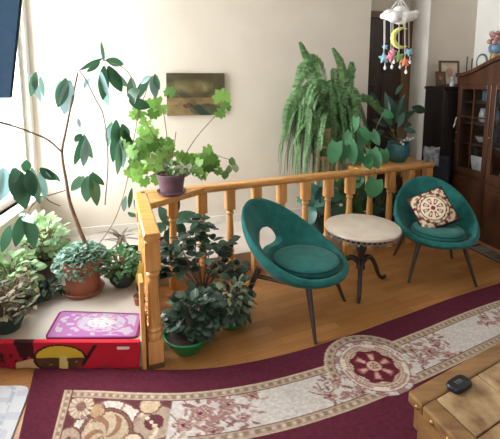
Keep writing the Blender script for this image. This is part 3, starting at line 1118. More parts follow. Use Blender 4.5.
# ------------------------------------------------------------------ chairs
def make_chair(label):
    root = thing('shell_chair', label, 'chair', (0, 0, 0))
    nT = 48
    CX = 0.03                                   # the seat sits a little forward in the shell

    def rim(th):
        c = math.cos(th)
        back = (1 - c) / 2
        h = 0.365 + 0.370 * back ** 1.9
        r = 0.29 + 0.006 * math.sin(th) ** 2 + 0.065 * back ** 2
        return r, h

    US = [0.0, .18, .36, .52, .58, .64, .72, .80, .88, .95, 1.0]
    VS0 = .52

    def inner(u, th):
        R_, h = rim(th)
        c = math.cos(th)
        back = (1 - c) / 2
        r1 = 0.200 + 0.045 * c
        if u <= VS0:
            return r1 * u / VS0, 0.345 + 0.012 * (u / VS0) ** 2
        v = (u - VS0) / (1 - VS0)
        # the wall leaves the seat, swells out at arm height and comes up steeply behind the sitter
        r = r1 + (R_ - r1) * (v ** (0.60 + 0.25 * back ** 2))
        z = 0.357 + (h - 0.357) * (v ** (1.15 - 0.1 * back))
        return r, z

    th_ = 0.045
    vs, fs = [], []
    idx_ = ({}, {})
    for side in (0, 1):
        for i, u in enumerate(US):
            for j in range(nT):
                t = 2 * math.pi * j / nT
                r, z = inner(u, t)
                if side == 1:
                    v = max(0, (u - VS0) / (1 - VS0))
                    r += th_ * min(1, v * 1.6) * (1.0 if u < 1 else .6)
                    z -= th_ * 1.35 * (1 - v * .8) - (.012 if u == 1 else 0)
                elif u == 1.0:
                    z += 0.014
                    r += 0.008
                if i == 0 and j > 0:
                    idx_[side][(i, j)] = idx_[side][(0, 0)]
                    continue
                idx_[side][(i, j)] = len(vs)
                vs.append((CX + r * math.cos(t), r * math.sin(t), z))

    def face(*ids):
        u_ = []
        for q in ids:
            if q not in u_:
                u_.append(q)
        fs.append(tuple(u_))

    I_, O_ = idx_
    L = len(US) - 1
    for i in range(L):
        for j in range(nT):
            k = (j + 1) % nT
            face(I_[(i, j)], I_[(i + 1, j)], I_[(i + 1, k)], I_[(i, k)])
            face(O_[(i, k)], O_[(i + 1, k)], O_[(i + 1, j)], O_[(i, j)])
    for j in range(nT):
        k = (j + 1) % nT
        face(I_[(L, j)], O_[(L, j)], O_[(L, k)], I_[(L, k)])
    sh = MB().add(vs, fs).build('shell', M['teal'], root, sub=1)
    # the open gap low in the back: cut it out of the solid shell, then drop the cutter
    n_ = 32
    cv, cf = [], []
    for x in (-.60, -.09):
        for k in range(n_):
            a = 2 * math.pi * k / n_
            ca, sa = math.cos(a), math.sin(a)
            cv.append((x, .140 * math.copysign(abs(ca) ** .8, ca), .480 + .066 * math.copysign(abs(sa) ** .8, sa) - .02 * abs(ca)))
    cf = [tuple(range(n_ - 1, -1, -1)), tuple(range(n_, 2 * n_))] + [(k, (k + 1) % n_, n_ + (k + 1) % n_, n_ + k) for k in range(n_)]
    cut = MB().add(cv, cf).build('cutter', M['teal'], None, smooth=False)
    bo = sh.modifiers.new('gap', 'BOOLEAN')
    bo.operation = 'DIFFERENCE'
    bo.solver = 'EXACT'
    bo.object = cut
    dg = bpy.context.evaluated_depsgraph_get()
    dg.update()
    nm = bpy.data.meshes.new_from_object(sh.evaluated_get(dg))
    sh.modifiers.clear()
    sh.data = nm
    nm.polygons.foreach_set('use_smooth', [True] * len(nm.polygons))
    nm.set_sharp_from_angle(angle=math.radians(50))
    bpy.data.objects.remove(cut)
    # seat pad with piping
    b = MB()
    prof = [(0.06, .412), (.17, .412), (.215, .408), (.24, .396), (.246, .378), (.24, .356), (.10, .352)]
    b.lathe(prof, (0.085, 0, 0), 44, sx=.90, sy=.88)
    pad = b.build('seat_pad', M['teal'], root, auto=0)
    pts = [(0.085 + .239 * .90 * math.cos(2 * math.pi * i / 48), .239 * .88 * math.sin(2 * math.pi * i / 48), .398) for i in range(49)]
    MB().tube(pts, 0.0055, 6).build('piping', M['teal_pipe'], pad)
    for sx in (-1, 1):
        for sy in (-1, 1):
            MB().tube([(sx * .268, sy * .268, 0.0), (sx * .262, sy * .262, 0.02), (sx * .17, sy * .17, .335)], [.0105, .011, .021], 12).build('leg', M['legwood'], root)
    for s_ in (-1, 1):
        b = MB()
        p0, p1 = Vector((-.185, s_ * .185, .28)), Vector((.18, s_ * .18, .305))
        b.tube([p0, p1], 0.015, 8)
        b.build('stretcher', M['legwood'], root)
    MB().box((0, 0, .285), (.05, .36, .025)).build('crossbar', M['legwood'], root)
    return root


ch1 = make_chair('teal upholstered shell chair with open lower back, facing the table')
ch1.location = (0.305, 2.63, 0)
ch1.rotation_euler = (0, 0, math.radians(-31))
ch1.scale = (1.05, 1.05, 1.0)
ch2 = ch1.copy()
COL.objects.link(ch2)
ch2['label'] = 'teal upholstered shell chair holding the patterned cushion'
for c_ in list(ch1.children):
    d_ = c_.copy()
    COL.objects.link(d_)
    d_.parent = ch2
    for g_ in list(c_.children):
        h_ = g_.copy()
        COL.objects.link(h_)
        h_.parent = d_
ch2.scale = (0.95, 0.95, 1.0)
ch2.location = (1.545, 3.21, 0)
ch2.rotation_euler = (0, 0, math.radians(-97))
for c_ in (ch1, ch2):
    c_['group'] = 'teal shell chairs'

# cushion
nn = 61
gu, gv = np.meshgrid(np.linspace(-1, 1, nn), np.linspace(-1, 1, nn), indexing='ij')
S = 0.155
cc = D(432.5, 209.5, 3.2)
nrm = Vector((-0.30, -0.80, 0.52)).normalized()
rt0 = Vector((0, 0, 1)).cross(nrm).normalized()
rt0 = -rt0 if rt0.x < 0 else rt0
up0 = nrm.cross(rt0).normalized()
up0 = up0 if up0.z > 0 else -up0
an = math.radians(28)
e_r = rt0 * math.cos(an) + up0 * math.sin(an)
e_u = up0 * math.cos(an) - rt0 * math.sin(an)
edge = (1 - np.abs(gu) ** 2.6) * (1 - np.abs(gv) ** 2.6)
th = 0.055 * np.maximum(edge, 0) ** 0.5
pinch = 1 - 0.06 * (1 - gv ** 2) * np.abs(gu) - 0.0
pinch2 = 1 - 0.06 * (1 - gu ** 2) * np.abs(gv)
r_ = np.hypot(gu, gv)
aa = np.arctan2(gv, gu)
col = np.zeros((nn, nn, 3))
col[:] = C3(206, 186, 160)
mar, dkb, cr, ol_ = C3(112, 44, 46), C3(46, 40, 40), C3(222, 204, 178), C3(120, 110, 84)
dm = np.abs(gu) + np.abs(gv)
mxu = np.maximum(np.abs(gu), np.abs(gv))
put(col, (np.sin(gu * 15) * np.sin(gv * 15) > .25), ol_)
put(col, (np.sin(gu * 11 + 1.5) * np.sin(gv * 11 + 1.5) > .55), mar)
put(col, r_ < .66, dkb)
put(col, r_ < .62, cr)
put(col, (r_ < .52) & (np.cos(aa * 8) > -.1), mar)
put(col, (r_ < .50) & (r_ > .22) & (np.cos(aa * 8) > .72) & (np.abs(r_ - .37) < .08), cr)
put(col, r_ < .2, cr)
put(col, r_ < .12, mar)
put(col, (np.abs(r_ - .80) < .025), mar)
put(col, mxu > .9, C3(48, 40, 40))
Pt = np.zeros((nn, nn, 3))
Pb = np.zeros((nn, nn, 3))
for i in range(3):
    plane = cc[i] + e_r[i] * gu * S * pinch2 + e_u[i] * gv * S * pinch
    Pt[..., i] = plane + nrm[i] * th
    Pb[..., i] = plane - nrm[i] * th
cu = thing('cushion', 'square cushion with maroon and cream medallion pattern on right chair', 'cushion', cc)


def grid_mesh(name, P, colr, m, parent, flip=False):
    a, b_ = P.shape[:2]
    idx = np.arange(a * b_).reshape(a, b_)
    q = np.stack([idx[:-1, :-1], idx[1:, :-1], idx[1:, 1:], idx[:-1, 1:]], -1).reshape(-1, 4)
    me = bpy.data.meshes.new(name)
    me.from_pydata([tuple(x) for x in P.reshape(-1, 3)], [], [tuple(int(y) for y in x) for x in q])
    if flip:
        me.flip_normals()
    me.transform(Matrix.Translation(-world_off(parent)))
    c3 = colr.reshape(-1, 3)
    c3 = np.where(c3 <= 0.04045, c3 / 12.92, ((np.maximum(c3, 0) + 0.055) / 1.055) ** 2.4)
    c4 = np.ones((len(c3), 4), dtype=np.float32)
    c4[:, :3] = c3
    at = me.color_attributes.new('pattern', 'FLOAT_COLOR', 'POINT')
    at.data.foreach_set('color', c4.ravel())
    me.polygons.foreach_set('use_smooth', [True] * len(me.polygons))
    me.materials.append(m)
    o = bpy.data.objects.new(name, me)
    COL.objects.link(o)
    o.parent = parent
    return o


grid_mesh('patterned_front', Pt, col, M['pattern'], cu)
dark = np.zeros((nn, nn, 3))
dark[:] = C3(52, 42, 42)
grid_mesh('plain_back', Pb, dark, M['pattern'], cu, True)

# ------------------------------------------------------------------ round table
TC = Vector((0.862, 2.945, 0))
TT = 0.492
tb = thing('round_table', 'small round table with pale marble top and dark carved legs', 'table', TC)
R_ = 0.285
MB().lathe([(R_ - .03, TT - .024), (R_ - .004, TT - .022), (R_, TT - .012), (R_ - .004, TT - .002), (R_ - .012, TT), (.02, TT)], (TC.x, TC.y, 0), 64).build('tabletop', M['tabletop'], tb)
b = MB()
b.lathe([(R_ - .05, TT - .05), (R_ - .035, TT - .05), (R_ - .035, TT - .022), (R_ - .05, TT - .022)], (TC.x, TC.y, 0), 56)
b.build('apron', M['iron'], tb)
b = MB()
for i in range(44):
    a0_, a1_ = 2 * math.pi * i / 44, 2 * math.pi * (i + 1) / 44
    pts = []
    for j in range(7):
        t = j / 6
        a = a0_ + (a1_ - a0_) * t
        pts.append((TC.x + (R_ - .022) * math.cos(a), TC.y + (R_ - .022) * math.sin(a), TT - .027 - .03 * math.sin(math.pi * t)))
    b.tube(pts, 0.0035, 5)
    if i % 2 == 0:
        b.ball((TC.x + (R_ - .022) * math.cos((a0_ + a1_) / 2), TC.y + (R_ - .022) * math.sin((a0_ + a1_) / 2), TT - .062), .008, 6, 5)
b.build('lace_fringe', M['lace'], tb)
MB().lathe([(.02, .13), (.035, .15), (.03, .19), (.022, .22), (.03, .27), (.04, .31), (.028, .36), (.026, .40), (.05, .44), (.10, TT - .03)], (TC.x, TC.y, 0), 24).build('pedestal', M['iron'], tb)
for ang in (-107, 28, 160):
    a = math.radians(ang)
    dx, dy = math.cos(a), math.sin(a)
    prof = [(0.015, .19), (.06, .225), (.11, .205), (.155, .14), (.19, .06), (.225, .018), (.262, .014), (.275, .022)]
    pts = catmull([(TC.x + dx * r, TC.y + dy * r, z) for r, z in prof], 5)
    nP = len(pts)
    MB().tube(pts, [.022 - .010 * i / nP for i in range(nP)], 10).build('leg', M['iron'], tb)

# ------------------------------------------------------------------ big carpet
EP = [(-1.24, 2.03), (-1.201, 2.030), (-0.835, 2.024), (-0.555, 2.012), (-0.277, 2.018), (0.0, 2.073), (0.297, 2.173), (0.628, 2.318), (1.017, 2.510), (1.467, 2.739), (1.968, 2.965), (2.6, 3.25)]
pl = np.array([[p.x, p.y] for p in catmull([(x, y, 0) for x, y in EP[1:]], 12)])
seg = np.r_[0, np.cumsum(np.hypot(*np.diff(pl, axis=0).T))]
SL = seg[-1]
sN = 560
ss = np.linspace(0, SL, sN)
ex, ey = np.interp(ss, seg, pl[:, 0]), np.interp(ss, seg, pl[:, 1])
# normals: inward, smoothed
tx, ty = np.gradient(ex, ss), np.gradient(ey, ss)
ker = np.ones(81) / 81
txs = np.convolve(np.pad(tx, 40, mode='edge'), ker, 'valid')
tys = np.convolve(np.pad(ty, 40, mode='edge'), ker, 'valid')
nx_, ny_ = tys, -txs
blend = np.clip(1 - ss / 0.75, 0, 1)
nx_, ny_ = nx_ * (1 - blend) + 0.35 * blend, ny_ * (1 - blend) - 0.937 * blend
ln = np.hypot(nx_, ny_)
nx_, ny_ = nx_ / ln, ny_ / ln
tt = np.concatenate([np.linspace(0, 0.9, 190), np.linspace(0.9, 1.9, 40)[1:]])
SS, TT_ = np.meshgrid(ss, tt, indexing='ij')
P = np.zeros(SS.shape + (3,))
P[..., 0] = ex[:, None] + nx_[:, None] * TT_
P[..., 1] = ey[:, None] + ny_[:, None] * TT_
P[..., 2] = 0.010 + 0.0015 * vnoise(SS * 5, TT_ * 5, 8)

PLUM, CREAM, TAN, MAUVE, BRN, WHT, DPL = C3(88, 34, 50), C3(192, 184, 178), C3(166, 146, 128), C3(148, 114, 110), C3(126, 92, 84), C3(220, 216, 214), C3(74, 22, 42)


def carpet_colors(s, t, Px, Py):
    col = np.zeros(s.shape + (3,))
    col[:] = PLUM
    B0, B1, S0 = 0.165, 0.475, 0.20
    # medallion centre
    mcx, mcy = 0.696, 2.042
    dx, dy = Px - mcx, Py - mcy
    r = np.hypot(dx, dy)
    a = np.arctan2(dy, dx) - math.radians(27)
    bul = ((r < 0.275) & (t < 0.27)) | (r < .215)
    band = ((t > B0) & (t < B1) & (s > S0)) | bul | ((s > S0) & (s < 0.86) & (t > B0))
    put(col, band, CREAM)
    # flowers on the cream
    rs = np.random.RandomState(11)
    roses = []
    for (s0, t0, R) in ((0.93, .30, .075), (1.05, .27, .06), (0.98, .41, .06), (1.16, .24, .05), (1.10, .36, .045), (.86, .36, .06),
                        (1.50, .36, .05), (1.58, .28, .05), (1.66, .40, .065), (1.72, .31, .055), (1.61, .43, .04),
                        (2.12, .27, .06), (2.20, .33, .075), (2.30, .27, .055), (2.27, .40, .05), (2.10, .37, .05),
                        (2.82, .26, .055), (2.90, .33, .07), (3.0, .28, .055), (2.98, .40, .05), (3.12, .33, .06)):
        roses.append((s0, t0, R))
    for (s0, t0, R) in roses:
        # sprigs of leaves round each rose
        for k in range(9):
            an_ = rs.rand() * 6.28
            q = R * (1.0 + rs.rand() * .75)
            ls, lt = s0 + q * math.cos(an_), t0 + q * math.sin(an_) * .9
            la = an_ + (rs.rand() - .5) * 1.4
            u_ = (s - ls) * math.cos(la) + (t - lt) * math.sin(la)
            v_ = -(s - ls) * math.sin(la) + (t - lt) * math.cos(la)
            mk = (u_ / (R * .42)) ** 2 + (v_ / (R * .15)) ** 2 < 1
            put(col, mk & band, [MAUVE, BRN, TAN, MAUVE][k % 4])
        for k in range(2):
            an_ = rs.rand() * 6.28
            u_ = (s - s0) * math.cos(an_) + (t - t0) * math.sin(an_)
            v_ = -(s - s0) * math.sin(an_) + (t - t0) * math.cos(an_)
            put(col, (np.abs(v_ - u_ * u_ * 2) < .003) & (u_ > 0) & (u_ < R * 2) & band, BRN)
    for (s0, t0, R) in roses:
        rr = np.hypot(s - s0, t - t0)
        aa_ = np.arctan2(t - t0, s - s0)
        pet = R * .72 * (0.86 + .14 * np.cos(aa_ * 5 + s0 * 40))
        sp = np.sin(rr / R * 15 + aa_ * 2.0 + s0 * 30)
        put(col, (rr < pet) & band, MAUVE)
        put(col, (rr < pet * .95) & (sp > .1) & band, C3(190, 164, 154))
        put(col, (rr < pet * .95) & (sp > .75) & band, BRN)
        put(col, (rr < pet * .22) & band, C3(104, 40, 56))
    # guard stripes, outer and inner
    def stripe(d, along, ok):
        m = ok & (d > 0) & (d < .052)
        put(col, m, TAN)
        put(col, m & (np.abs(d - .026) < .011) & (np.sin(along * 150) > .1), C3(136, 114, 98))
        put(col, m & (np.abs(d - .026) < .007) & (np.sin(along * 150) < -.6), C3(188, 172, 152))
        put(col, ok & (d > .047) & (d < .053), C3(96, 52, 56))
        put(col, ok & (d > 0) & (d < .007), C3(190, 172, 146))
    stripe(t - B0, s, (s > S0) & ~bul)
    stripe(B1 - t, s, (s > .88) & (s < 4) & band)
    # scroll section by the left end
    sec = (s > S0 + .05) & (s < .80) & (t > B0 + .05)
    put(col, sec, C3(96, 50, 56))
    sc_list = [(.50, .42, .20, .150, C3(200, 192, 184)), (.50, .42, .15, .135, BRN), (.50, .42, .135, .0, C3(182, 162, 138)), (.32, .27, .075, .0, TAN), (.74, .34, .10, .045, TAN), (.70, .24, .055, .0, C3(190, 166, 140)), (.42, .29, .045, .0, C3(170, 140, 108)), (.66, .46, .06, .02, C3(200, 184, 160)), (.30, .46, .07, .02, TAN)]
    for (s0, t0, R, r0, c_) in sc_list:
        rr = np.hypot(s - s0, t - t0)
        put(col, sec & (rr < R) & (rr >= r0), c_)
        put(col, sec & (np.abs(rr - R) < .005), C3(110, 74, 66))
    rr = np.hypot(s - .32, t - .27)
    aa_ = np.arctan2(t - .27, s - .32)
    put(col, sec & (rr < .072) & (np.sin(aa_ * 14) > .1), C3(196, 180, 158))
    put(col, sec & (rr < .03), BRN)
    rr = np.hypot(s - .5, t - .42)
    aa_ = np.arctan2(t - .42, s - .5)
    put(col, sec & (rr < .12) & (np.sin(aa_ * 5 + rr * 60) > .25), C3(140, 104, 82))
    put(col, sec & (rr > .155) & (rr < .195) & (np.sin(aa_ * 9) > .92), MAUVE)
    for k in range(14):
        q = k / 13
        s0 = .60 + .16 * math.sin(q * 3.1)
        t0 = .26 + .26 * q
        put(col, sec & (np.hypot(s - s0, t - t0) < .011), C3(206, 188, 166))
    stripe(s - S0, t, (t > B0) & (t < 1.6))
    # medallion
    put(col, bul & (r < .225), CREAM)
    ang = np.sin(a * 30)
    ub = bul & (t < .27)
    put(col, ub & (r > .222), TAN)
    put(col, ub & (r > .236) & (r < .258) & (ang > .1), C3(122, 96, 84))
    put(col, ub & (r > .268), C3(190, 172, 150))
    put(col, ub & (r > .216) & (r < .223), C3(120, 80, 78))
    q8 = (r < .216) & (r > .190) & (np.sin(a * 11) > -.2) & (vnoise(Px * 60, Py * 60, 2) > .35)
    put(col, q8, MAUVE)
    put(col, (r < .192), C3(128, 92, 86))
    put(col, (r < .186), C3(206, 192, 178))
    put(col, (r < .176) & (r > .160) & (np.sin(a * 4 + .6) > -.55), C3(156, 128, 114))
    put(col, (r < .156) & (r > .150), C3(140, 104, 96))
    put(col, (r < .150), C3(186, 164, 146))
    put(col, (r < .138) & (r > .132), C3(140, 104, 96))
    lob = .126 * (1 + .06 * np.cos(a * 8))
    put(col, r < lob, C3(92, 30, 42))
    fl = (r < .105) & (r > .03) & (np.cos(a * 6) > .1)
    put(col, fl, C3(140, 80, 82))
    put(col, (r < .095) & (r > .05) & (np.cos(a * 6) > .6), C3(186, 150, 136))
    put(col, (r < .04), C3(186, 160, 140))
    put(col, (r < .025) & (np.cos(a * 5) > 0), C3(122, 70, 70))
    # the next cream motif further in
    d2 = np.hypot(s - 1.65, (t - 1.05))
    put(col, (d2 < .30) & (t > B1), TAN)
    put(col, (d2 < .265) & (t > B1), CREAM)
    n = vnoise(s * 120, t * 120, 5)[..., None]
    return col * (0.9 + 0.2 * n)


cp_ = carpet_colors(SS, TT_, P[..., 0], P[..., 1])
o = sheet('carpet', P, cp_, M['pattern'], 0.0095)
tag(o, 'large plum carpet with cream floral band and round medallion', 'carpet')


# ------------------------------------------------------------------ small mats and the red cloth
def quad_sheet(name, c00, c10, c11, c01, nu, nv, colf, m, z, thick, label, cat, wave=0.0, rcorner=0.0):
    gu, gv = np.meshgrid(np.linspace(0, 1, nu), np.linspace(0, 1, nv), indexing='ij')
    P = np.zeros((nu, nv, 3))
    fu, fv = gu, gv
    if rcorner:
        lu = math.hypot(c10[0] - c00[0], c10[1] - c00[1])
        lv = math.hypot(c01[0] - c00[0], c01[1] - c00[1])
        dv = np.minimum(gv, 1 - gv) * lv
        ins = np.where(dv < rcorner, rcorner - np.sqrt(np.maximum(0, rcorner ** 2 - (rcorner - dv) ** 2)), 0) / lu
        fu = ins + (1 - 2 * ins) * gu
    for i in range(2):
        P[..., i] = (c00[i] * (1 - fu) + c10[i] * fu) * (1 - fv) + (c01[i] * (1 - fu) + c11[i] * fu) * fv
    P[..., 2] = z + thick + wave * vnoise(gu * 4, gv * 4, 6)
    o = sheet(name, P, colf(gu, gv), m, thick * .95)
    return tag(o, label, cat)


def mat_col(u, v):
    col = np.zeros(u.shape + (3,))
    col[:] = C3(150, 96, 142)
    n = vnoise(u * 16, v * 12, 3)
    n2 = vnoise(u * 40, v * 26, 4)
    e = np.minimum(np.minimum(u, 1 - u) * 1.5, np.minimum(v, 1 - v))
    put(col, e > .08, C3(150, 100, 146))
    put(col, (e > .10) & (n > .58), C3(162, 152, 164))
    c = np.hypot((u - .55) * 1.3, v - .42)
    put(col, (c < .40), C3(156, 104, 144))
    put(col, (c < .36) & (n2 > .35), C3(166, 152, 168))
    put(col, (c < .2) & (n2 > .2), C3(180, 172, 174))
    put(col, (c < .36) & (n > .6) & (n2 < .4), C3(132, 140, 150))
    put(col, e < .035, C3(104, 44, 84))
    return col


A, B_, Cc, Dd = G(60, 312, PZ), G(146, 315, PZ), G(146, 339, PZ), G(44, 340, PZ)
B_.x, Cc.x = -0.66, -0.63
quad_sheet('floor_mat', A, B_, Cc, Dd, 100, 60, mat_col, M['pattern'], PZ, 0.010, 'mauve floral mat with pale flowers on the plant platform', 'mat', 0.0, 0.035)


def bath_col(u, v):
    col = np.zeros(u.shape + (3,))
    col[:] = C3(206, 210, 216)
    n = vnoise(u * 10, v * 14, 5)
    n2 = vnoise(u * 30, v * 40, 6)
    put(col, (n > .6), C3(190, 194, 206))
    put(col, (np.hypot(u - .45, (v - .2) * 1.0) < .14) & (n2 > .35), C3(214, 130, 158))
    put(col, (np.hypot(u - .35, (v - .36) * 1.0) < .10) & (n2 > .3), C3(214, 200, 150))
    put(col, (np.hypot(u - .62, (v - .7)) < .12) & (n2 > .4), C3(206, 176, 196))
    e = 1 - u
    put(col, (e < .2) & (e > .15) & (n2 > .4), C3(176, 184, 196))
    return col


q0, q1 = G(31, 388), G(12, 439)
dd_ = (q1 - q0)
quad_sheet('bath_mat', q0 + Vector((-.45, .0, 0)), q0, q0 + dd_ * 2.2, q0 + dd_ * 2.2 + Vector((-.45, 0, 0)), 60, 90, bath_col, M['pattern'], 0.0, 0.012, 'pale blue-white floral mat beside the plum carpet', 'mat', 0.003, 0.05)


def dmat_col(u, v):
    col = np.zeros(u.shape + (3,))
    n = vnoise(u * 26, v * 18, 15)[..., None]
    col[:] = C3(84, 66, 60) * (1 - n) + C3(130, 116, 106) * n
    e = np.minimum(np.minimum(u, 1 - u), np.minimum(v, 1 - v))
    put(col, (e < .16) & (e > .04), C3(136, 128, 120))
    put(col, (e < .16) & (e > .04) & (np.sin(u * 60) * np.sin(v * 40) > .3), C3(84, 72, 70))
    put(col, e < .03, C3(60, 48, 46))
    return col


k0, k1 = G(466, 247), G(505, 266)
kd = (k1 - k0).normalized()
kn = Vector((-kd.y, kd.x, 0))
kn = kn if kn.y > 0 else -kn
quad_sheet('doormat', k0, k0 + kd * .95, k0 + kd * .95 + kn * .165, k0 + kn * .165, 90, 60, dmat_col, M['pattern'], 0.0, 0.010, 'dark brown and beige patterned rug before the display cabinet', 'rug')

# red printed cloth hanging over the platform's front edge
nu, nv = 130, 50
gu, gv = np.meshgrid(np.linspace(0, 1, nu), np.linspace(0, 1, nv), indexing='ij')
x0, x1 = -1.50, -0.612
P = np.zeros((nu, nv, 3))
Ltop, Lfall = 0.015, 0.158
dist = gv * (Ltop + Lfall)
P[..., 0] = x0 + (x1 - x0) * gu + .004 * np.sin(gv * 5)
fold = .004 * np.sin(gu * 38) * np.clip((dist - Ltop) / Lfall, 0, 1) + .004 * vnoise(gu * 9, gv * 3, 4)
on = dist < Ltop
P[..., 1] = np.where(on, 2.036 + (Ltop - dist), 2.036 - .004 - fold)
P[..., 2] = np.where(on, PZ + .0045, PZ + .0045 - (dist - Ltop))
col = np.zeros((nu, nv, 3))
col[:] = C3(192, 38, 56)
h = 1 - (dist - Ltop) / Lfall          # 1 at the top edge of the fall
X = P[..., 0]
put(col, (X < -1.24) & (h < .95), C3(150, 28, 44))
put(col, (X < -1.2) & (vnoise(X * 40, h * 4, 3) > .62) & (h > .2), C3(60, 30, 30))
put(col, (np.abs(X + 1.2) < .10) & (h < .38 - 1.5 * np.abs(X + 1.2)), C3(196, 164, 120))
dome = (((X + 1.055) / .135) ** 2 + ((h - .38) / .48) ** 2 < 1)
put(col, (((X + 1.055) / .15) ** 2 + ((h - .38) / .54) ** 2 < 1), C3(50, 34, 30))
put(col, dome, C3(92, 62, 44))
put(col, dome & (h > .42), C3(218, 182, 60))
put(col, dome & (np.abs(X + 1.035) < .022) & (h < .5), C3(222, 196, 120))
put(col, (np.abs(X + .90 - (h - .45) * .10) < .012) & (h > .2) & (h < .9), C3(50, 34, 30))
put(col, (np.abs(X + .70) < .035) & (np.abs(h - .78) < .06), C3(236, 220, 214))
rc = grid_mesh
o = sheet('red_cloth', P, col, M['towel'], 0.0)
sm = o.modifiers.new('thick', 'SOLIDIFY')
sm.thickness = 0.003
sm.offset = 1
tag(o, 'red printed cloth with yellow and black motif over platform step', 'cloth')

# ------------------------------------------------------------------ coffee table and the black remote
CTZ = 0.45
ca_ = G(408, 391, CTZ)
ang = math.radians(29)
fx = Vector((math.cos(ang), math.sin(ang), 0))
fy = Vector((math.sin(ang - .16), -math.cos(ang - .16), 0))
ct = thing('coffee_table', 'low oak coffee table with stone tiled top in the lower right', 'table', ca_ * 1.0 - Vector((0, 0, CTZ)))
ct.location = Vector((ca_.x, ca_.y, 0))
CL, CWd = 1.15, 0.66


def cp2(a, b, z):
    p = Vector((ca_.x, ca_.y, 0)) + fx * a + fy * b
    return Vector((p.x, p.y, z))


def slab(b, a0, a1, b0, b1, z0, z1):
    q = [cp2(a0, b0, 0), cp2(a1, b0, 0), cp2(a1, b1, 0), cp2(a0, b1, 0)]
    return b.prism([(p.x, p.y) for p in q][::-1], z0, z1)


b = MB()
FW = 0.072
slab(b, 0, CL, 0, FW, CTZ - .045, CTZ)
slab(b, 0, CL, CWd - FW, CWd, CTZ - .045, CTZ)
slab(b, 0, FW, FW, CWd - FW, CTZ - .045, CTZ)
slab(b, CL - FW, CL, FW, CWd - FW, CTZ - .045, CTZ)
b.build('top_frame', M['coffee'], ct, smooth=False, bevel=0.008)
b = MB()
slab(b, FW, CL - FW, FW, CWd - FW, CTZ - .03, CTZ - .010)
b.build('tile_bed', M['grout'], ct, smooth=False)
b = MB()
ta, tb_ = (CL - 2 * FW) / 4, (CWd - 2 * FW) / 3
for i in range(4):
    for j in range(3):
        slab(b, FW + ta * i + .003, FW + ta * (i + 1) - .003, FW + tb_ * j + .003, FW + tb_ * (j + 1) - .003, CTZ - .012, CTZ - .003)
b.build('tiles', M['tile'], ct, smooth=False, bevel=0.002)
b = MB()
slab(b, .02, CL - .02, .02, .045, CTZ - .14, CTZ - .045)
slab(b, .02, CL - .02, CWd - .045, CWd - .02, CTZ - .14, CTZ - .045)
slab(b, .02, .045, .045, CWd - .045, CTZ - .14, CTZ - .045)
slab(b, CL - .045, CL - .02, .045, CWd - .045, CTZ - .14, CTZ - .045)
b.build('apron', M['coffee'], ct, smooth=False)
for k in range(9):
    MB().ball(cp2(.0, .05 + k * .07, CTZ - .024), 0.009, 10, 6).build('stud', M['brass'], ct)
for (a, q) in ((.03, .03), (CL - .10, .03), (.03, CWd - .10), (CL - .10, CWd - .10)):
    b = MB()
    slab(b, a, a + .07, q, q + .07, 0.012, CTZ - .045)
    b.build('leg', M['coffee'], ct, smooth=False, bevel=0.006)

rc_ = G(459, 386, CTZ)
ra = math.radians(30)
rx, ry = Vector((math.cos(ra), math.sin(ra), 0)), Vector((-math.sin(ra), math.cos(ra), 0))
rm = thing('remote', 'small black key fob remote lying on the tiled table', 'remote', (rc_.x, rc_.y, CTZ - .003))
vs, fs = [], []
rings = [(.86, 0.0), (1.0, .004), (1.0, .013), (.92, .019), (.55, .022)]
nS = 28
for (k, z) in rings:
    for j in range(nS):
        a = 2 * math.pi * j / nS
        ca, sa = math.cos(a), math.sin(a)
        x = .053 * k * math.copysign(abs(ca) ** .55, ca)
        y = .029 * k * math.copysign(abs(sa) ** .55, sa)
        vs.append(rc_ + rx * x + ry * y + Vector((0, 0, z - .0025)))
for i in range(len(rings) - 1):
    for j in range(nS):
        k = (j + 1) % nS
        fs.append((i * nS + j, i * nS + k, (i + 1) * nS + k, (i + 1) * nS + j))
fs.append(tuple(range(nS - 1, -1, -1)))
fs.append(tuple((len(rings) - 1) * nS + j for j in range(nS)))
MB().add(vs, fs).build('casing', M['black'], rm)
for k in range(3):
    p = rc_ + rx * (-.016 + .013 * k) + Vector((0, 0, .0195))
    MB().box(p, (.007, .018, .003), Matrix.Rotation(ra, 3, 'Z')).build('button', M['button'], rm, bevel=0.001)

# ------------------------------------------------------------------ plants
POT = {'straight': [(.72, 0), (.76, .02), (.94, .80), (1.0, .82), (1.02, .98), (.98, 1.0), (.90, .98), (.88, .86)],
       'bowl': [(.55, 0), (.62, .03), (.84, .45), (.96, .80), (1.04, .88), (1.05, .98), (1.0, 1.0), (.94, .96), (.9, .84)],
       'round': [(.5, 0), (.62, .03), (.92, .35), (1.0, .6), (.92, .84), (.86, .92), (.92, 1.0), (.86, .99), (.8, .88)]}


def pot(root, c, R_, h, m, style='straight', saucer=None, seg=36, soil=True):
    c = Vector(c)
    z0 = 0.0
    if saucer:
        MB().lathe([(R_ * .82, 0), (R_ * .95, .012), (R_ * 1.02, .028), (R_ * .98, .03), (R_ * .80, .014), (.01, .013)], c, seg).build('saucer', saucer, root)
        z0 = 0.013
    MB().lathe([(r * R_, z0 + z * (h - z0)) for r, z in POT[style]], c, seg).build('pot', m, root)
    if soil:
        k = POT[style][-1][0]
        MB().lathe([(R_ * k * .995, h * .86), (R_ * k * .6, h * .89), (.01, h * .9)], c, 24).build('soil', M['soil'], root)
    return c + Vector((0, 0, h * .9))


def pxleaf(b, base, tip, wpx, y, dy=0.0, droop=.12, fold=.2, shape='ovate', roll=0.0, n=6):
    p, q = D(base[0], base[1], y), D(tip[0], tip[1], y + dy)
    d = q - p
    L = d.length
    toc = (EYE - p).normalized()
    up = Matrix.Rotation(roll, 3, d.normalized()) @ toc
    b.leaf(p + toc * 0, d, up, L, wpx / FPX * y, droop, fold, shape, n)


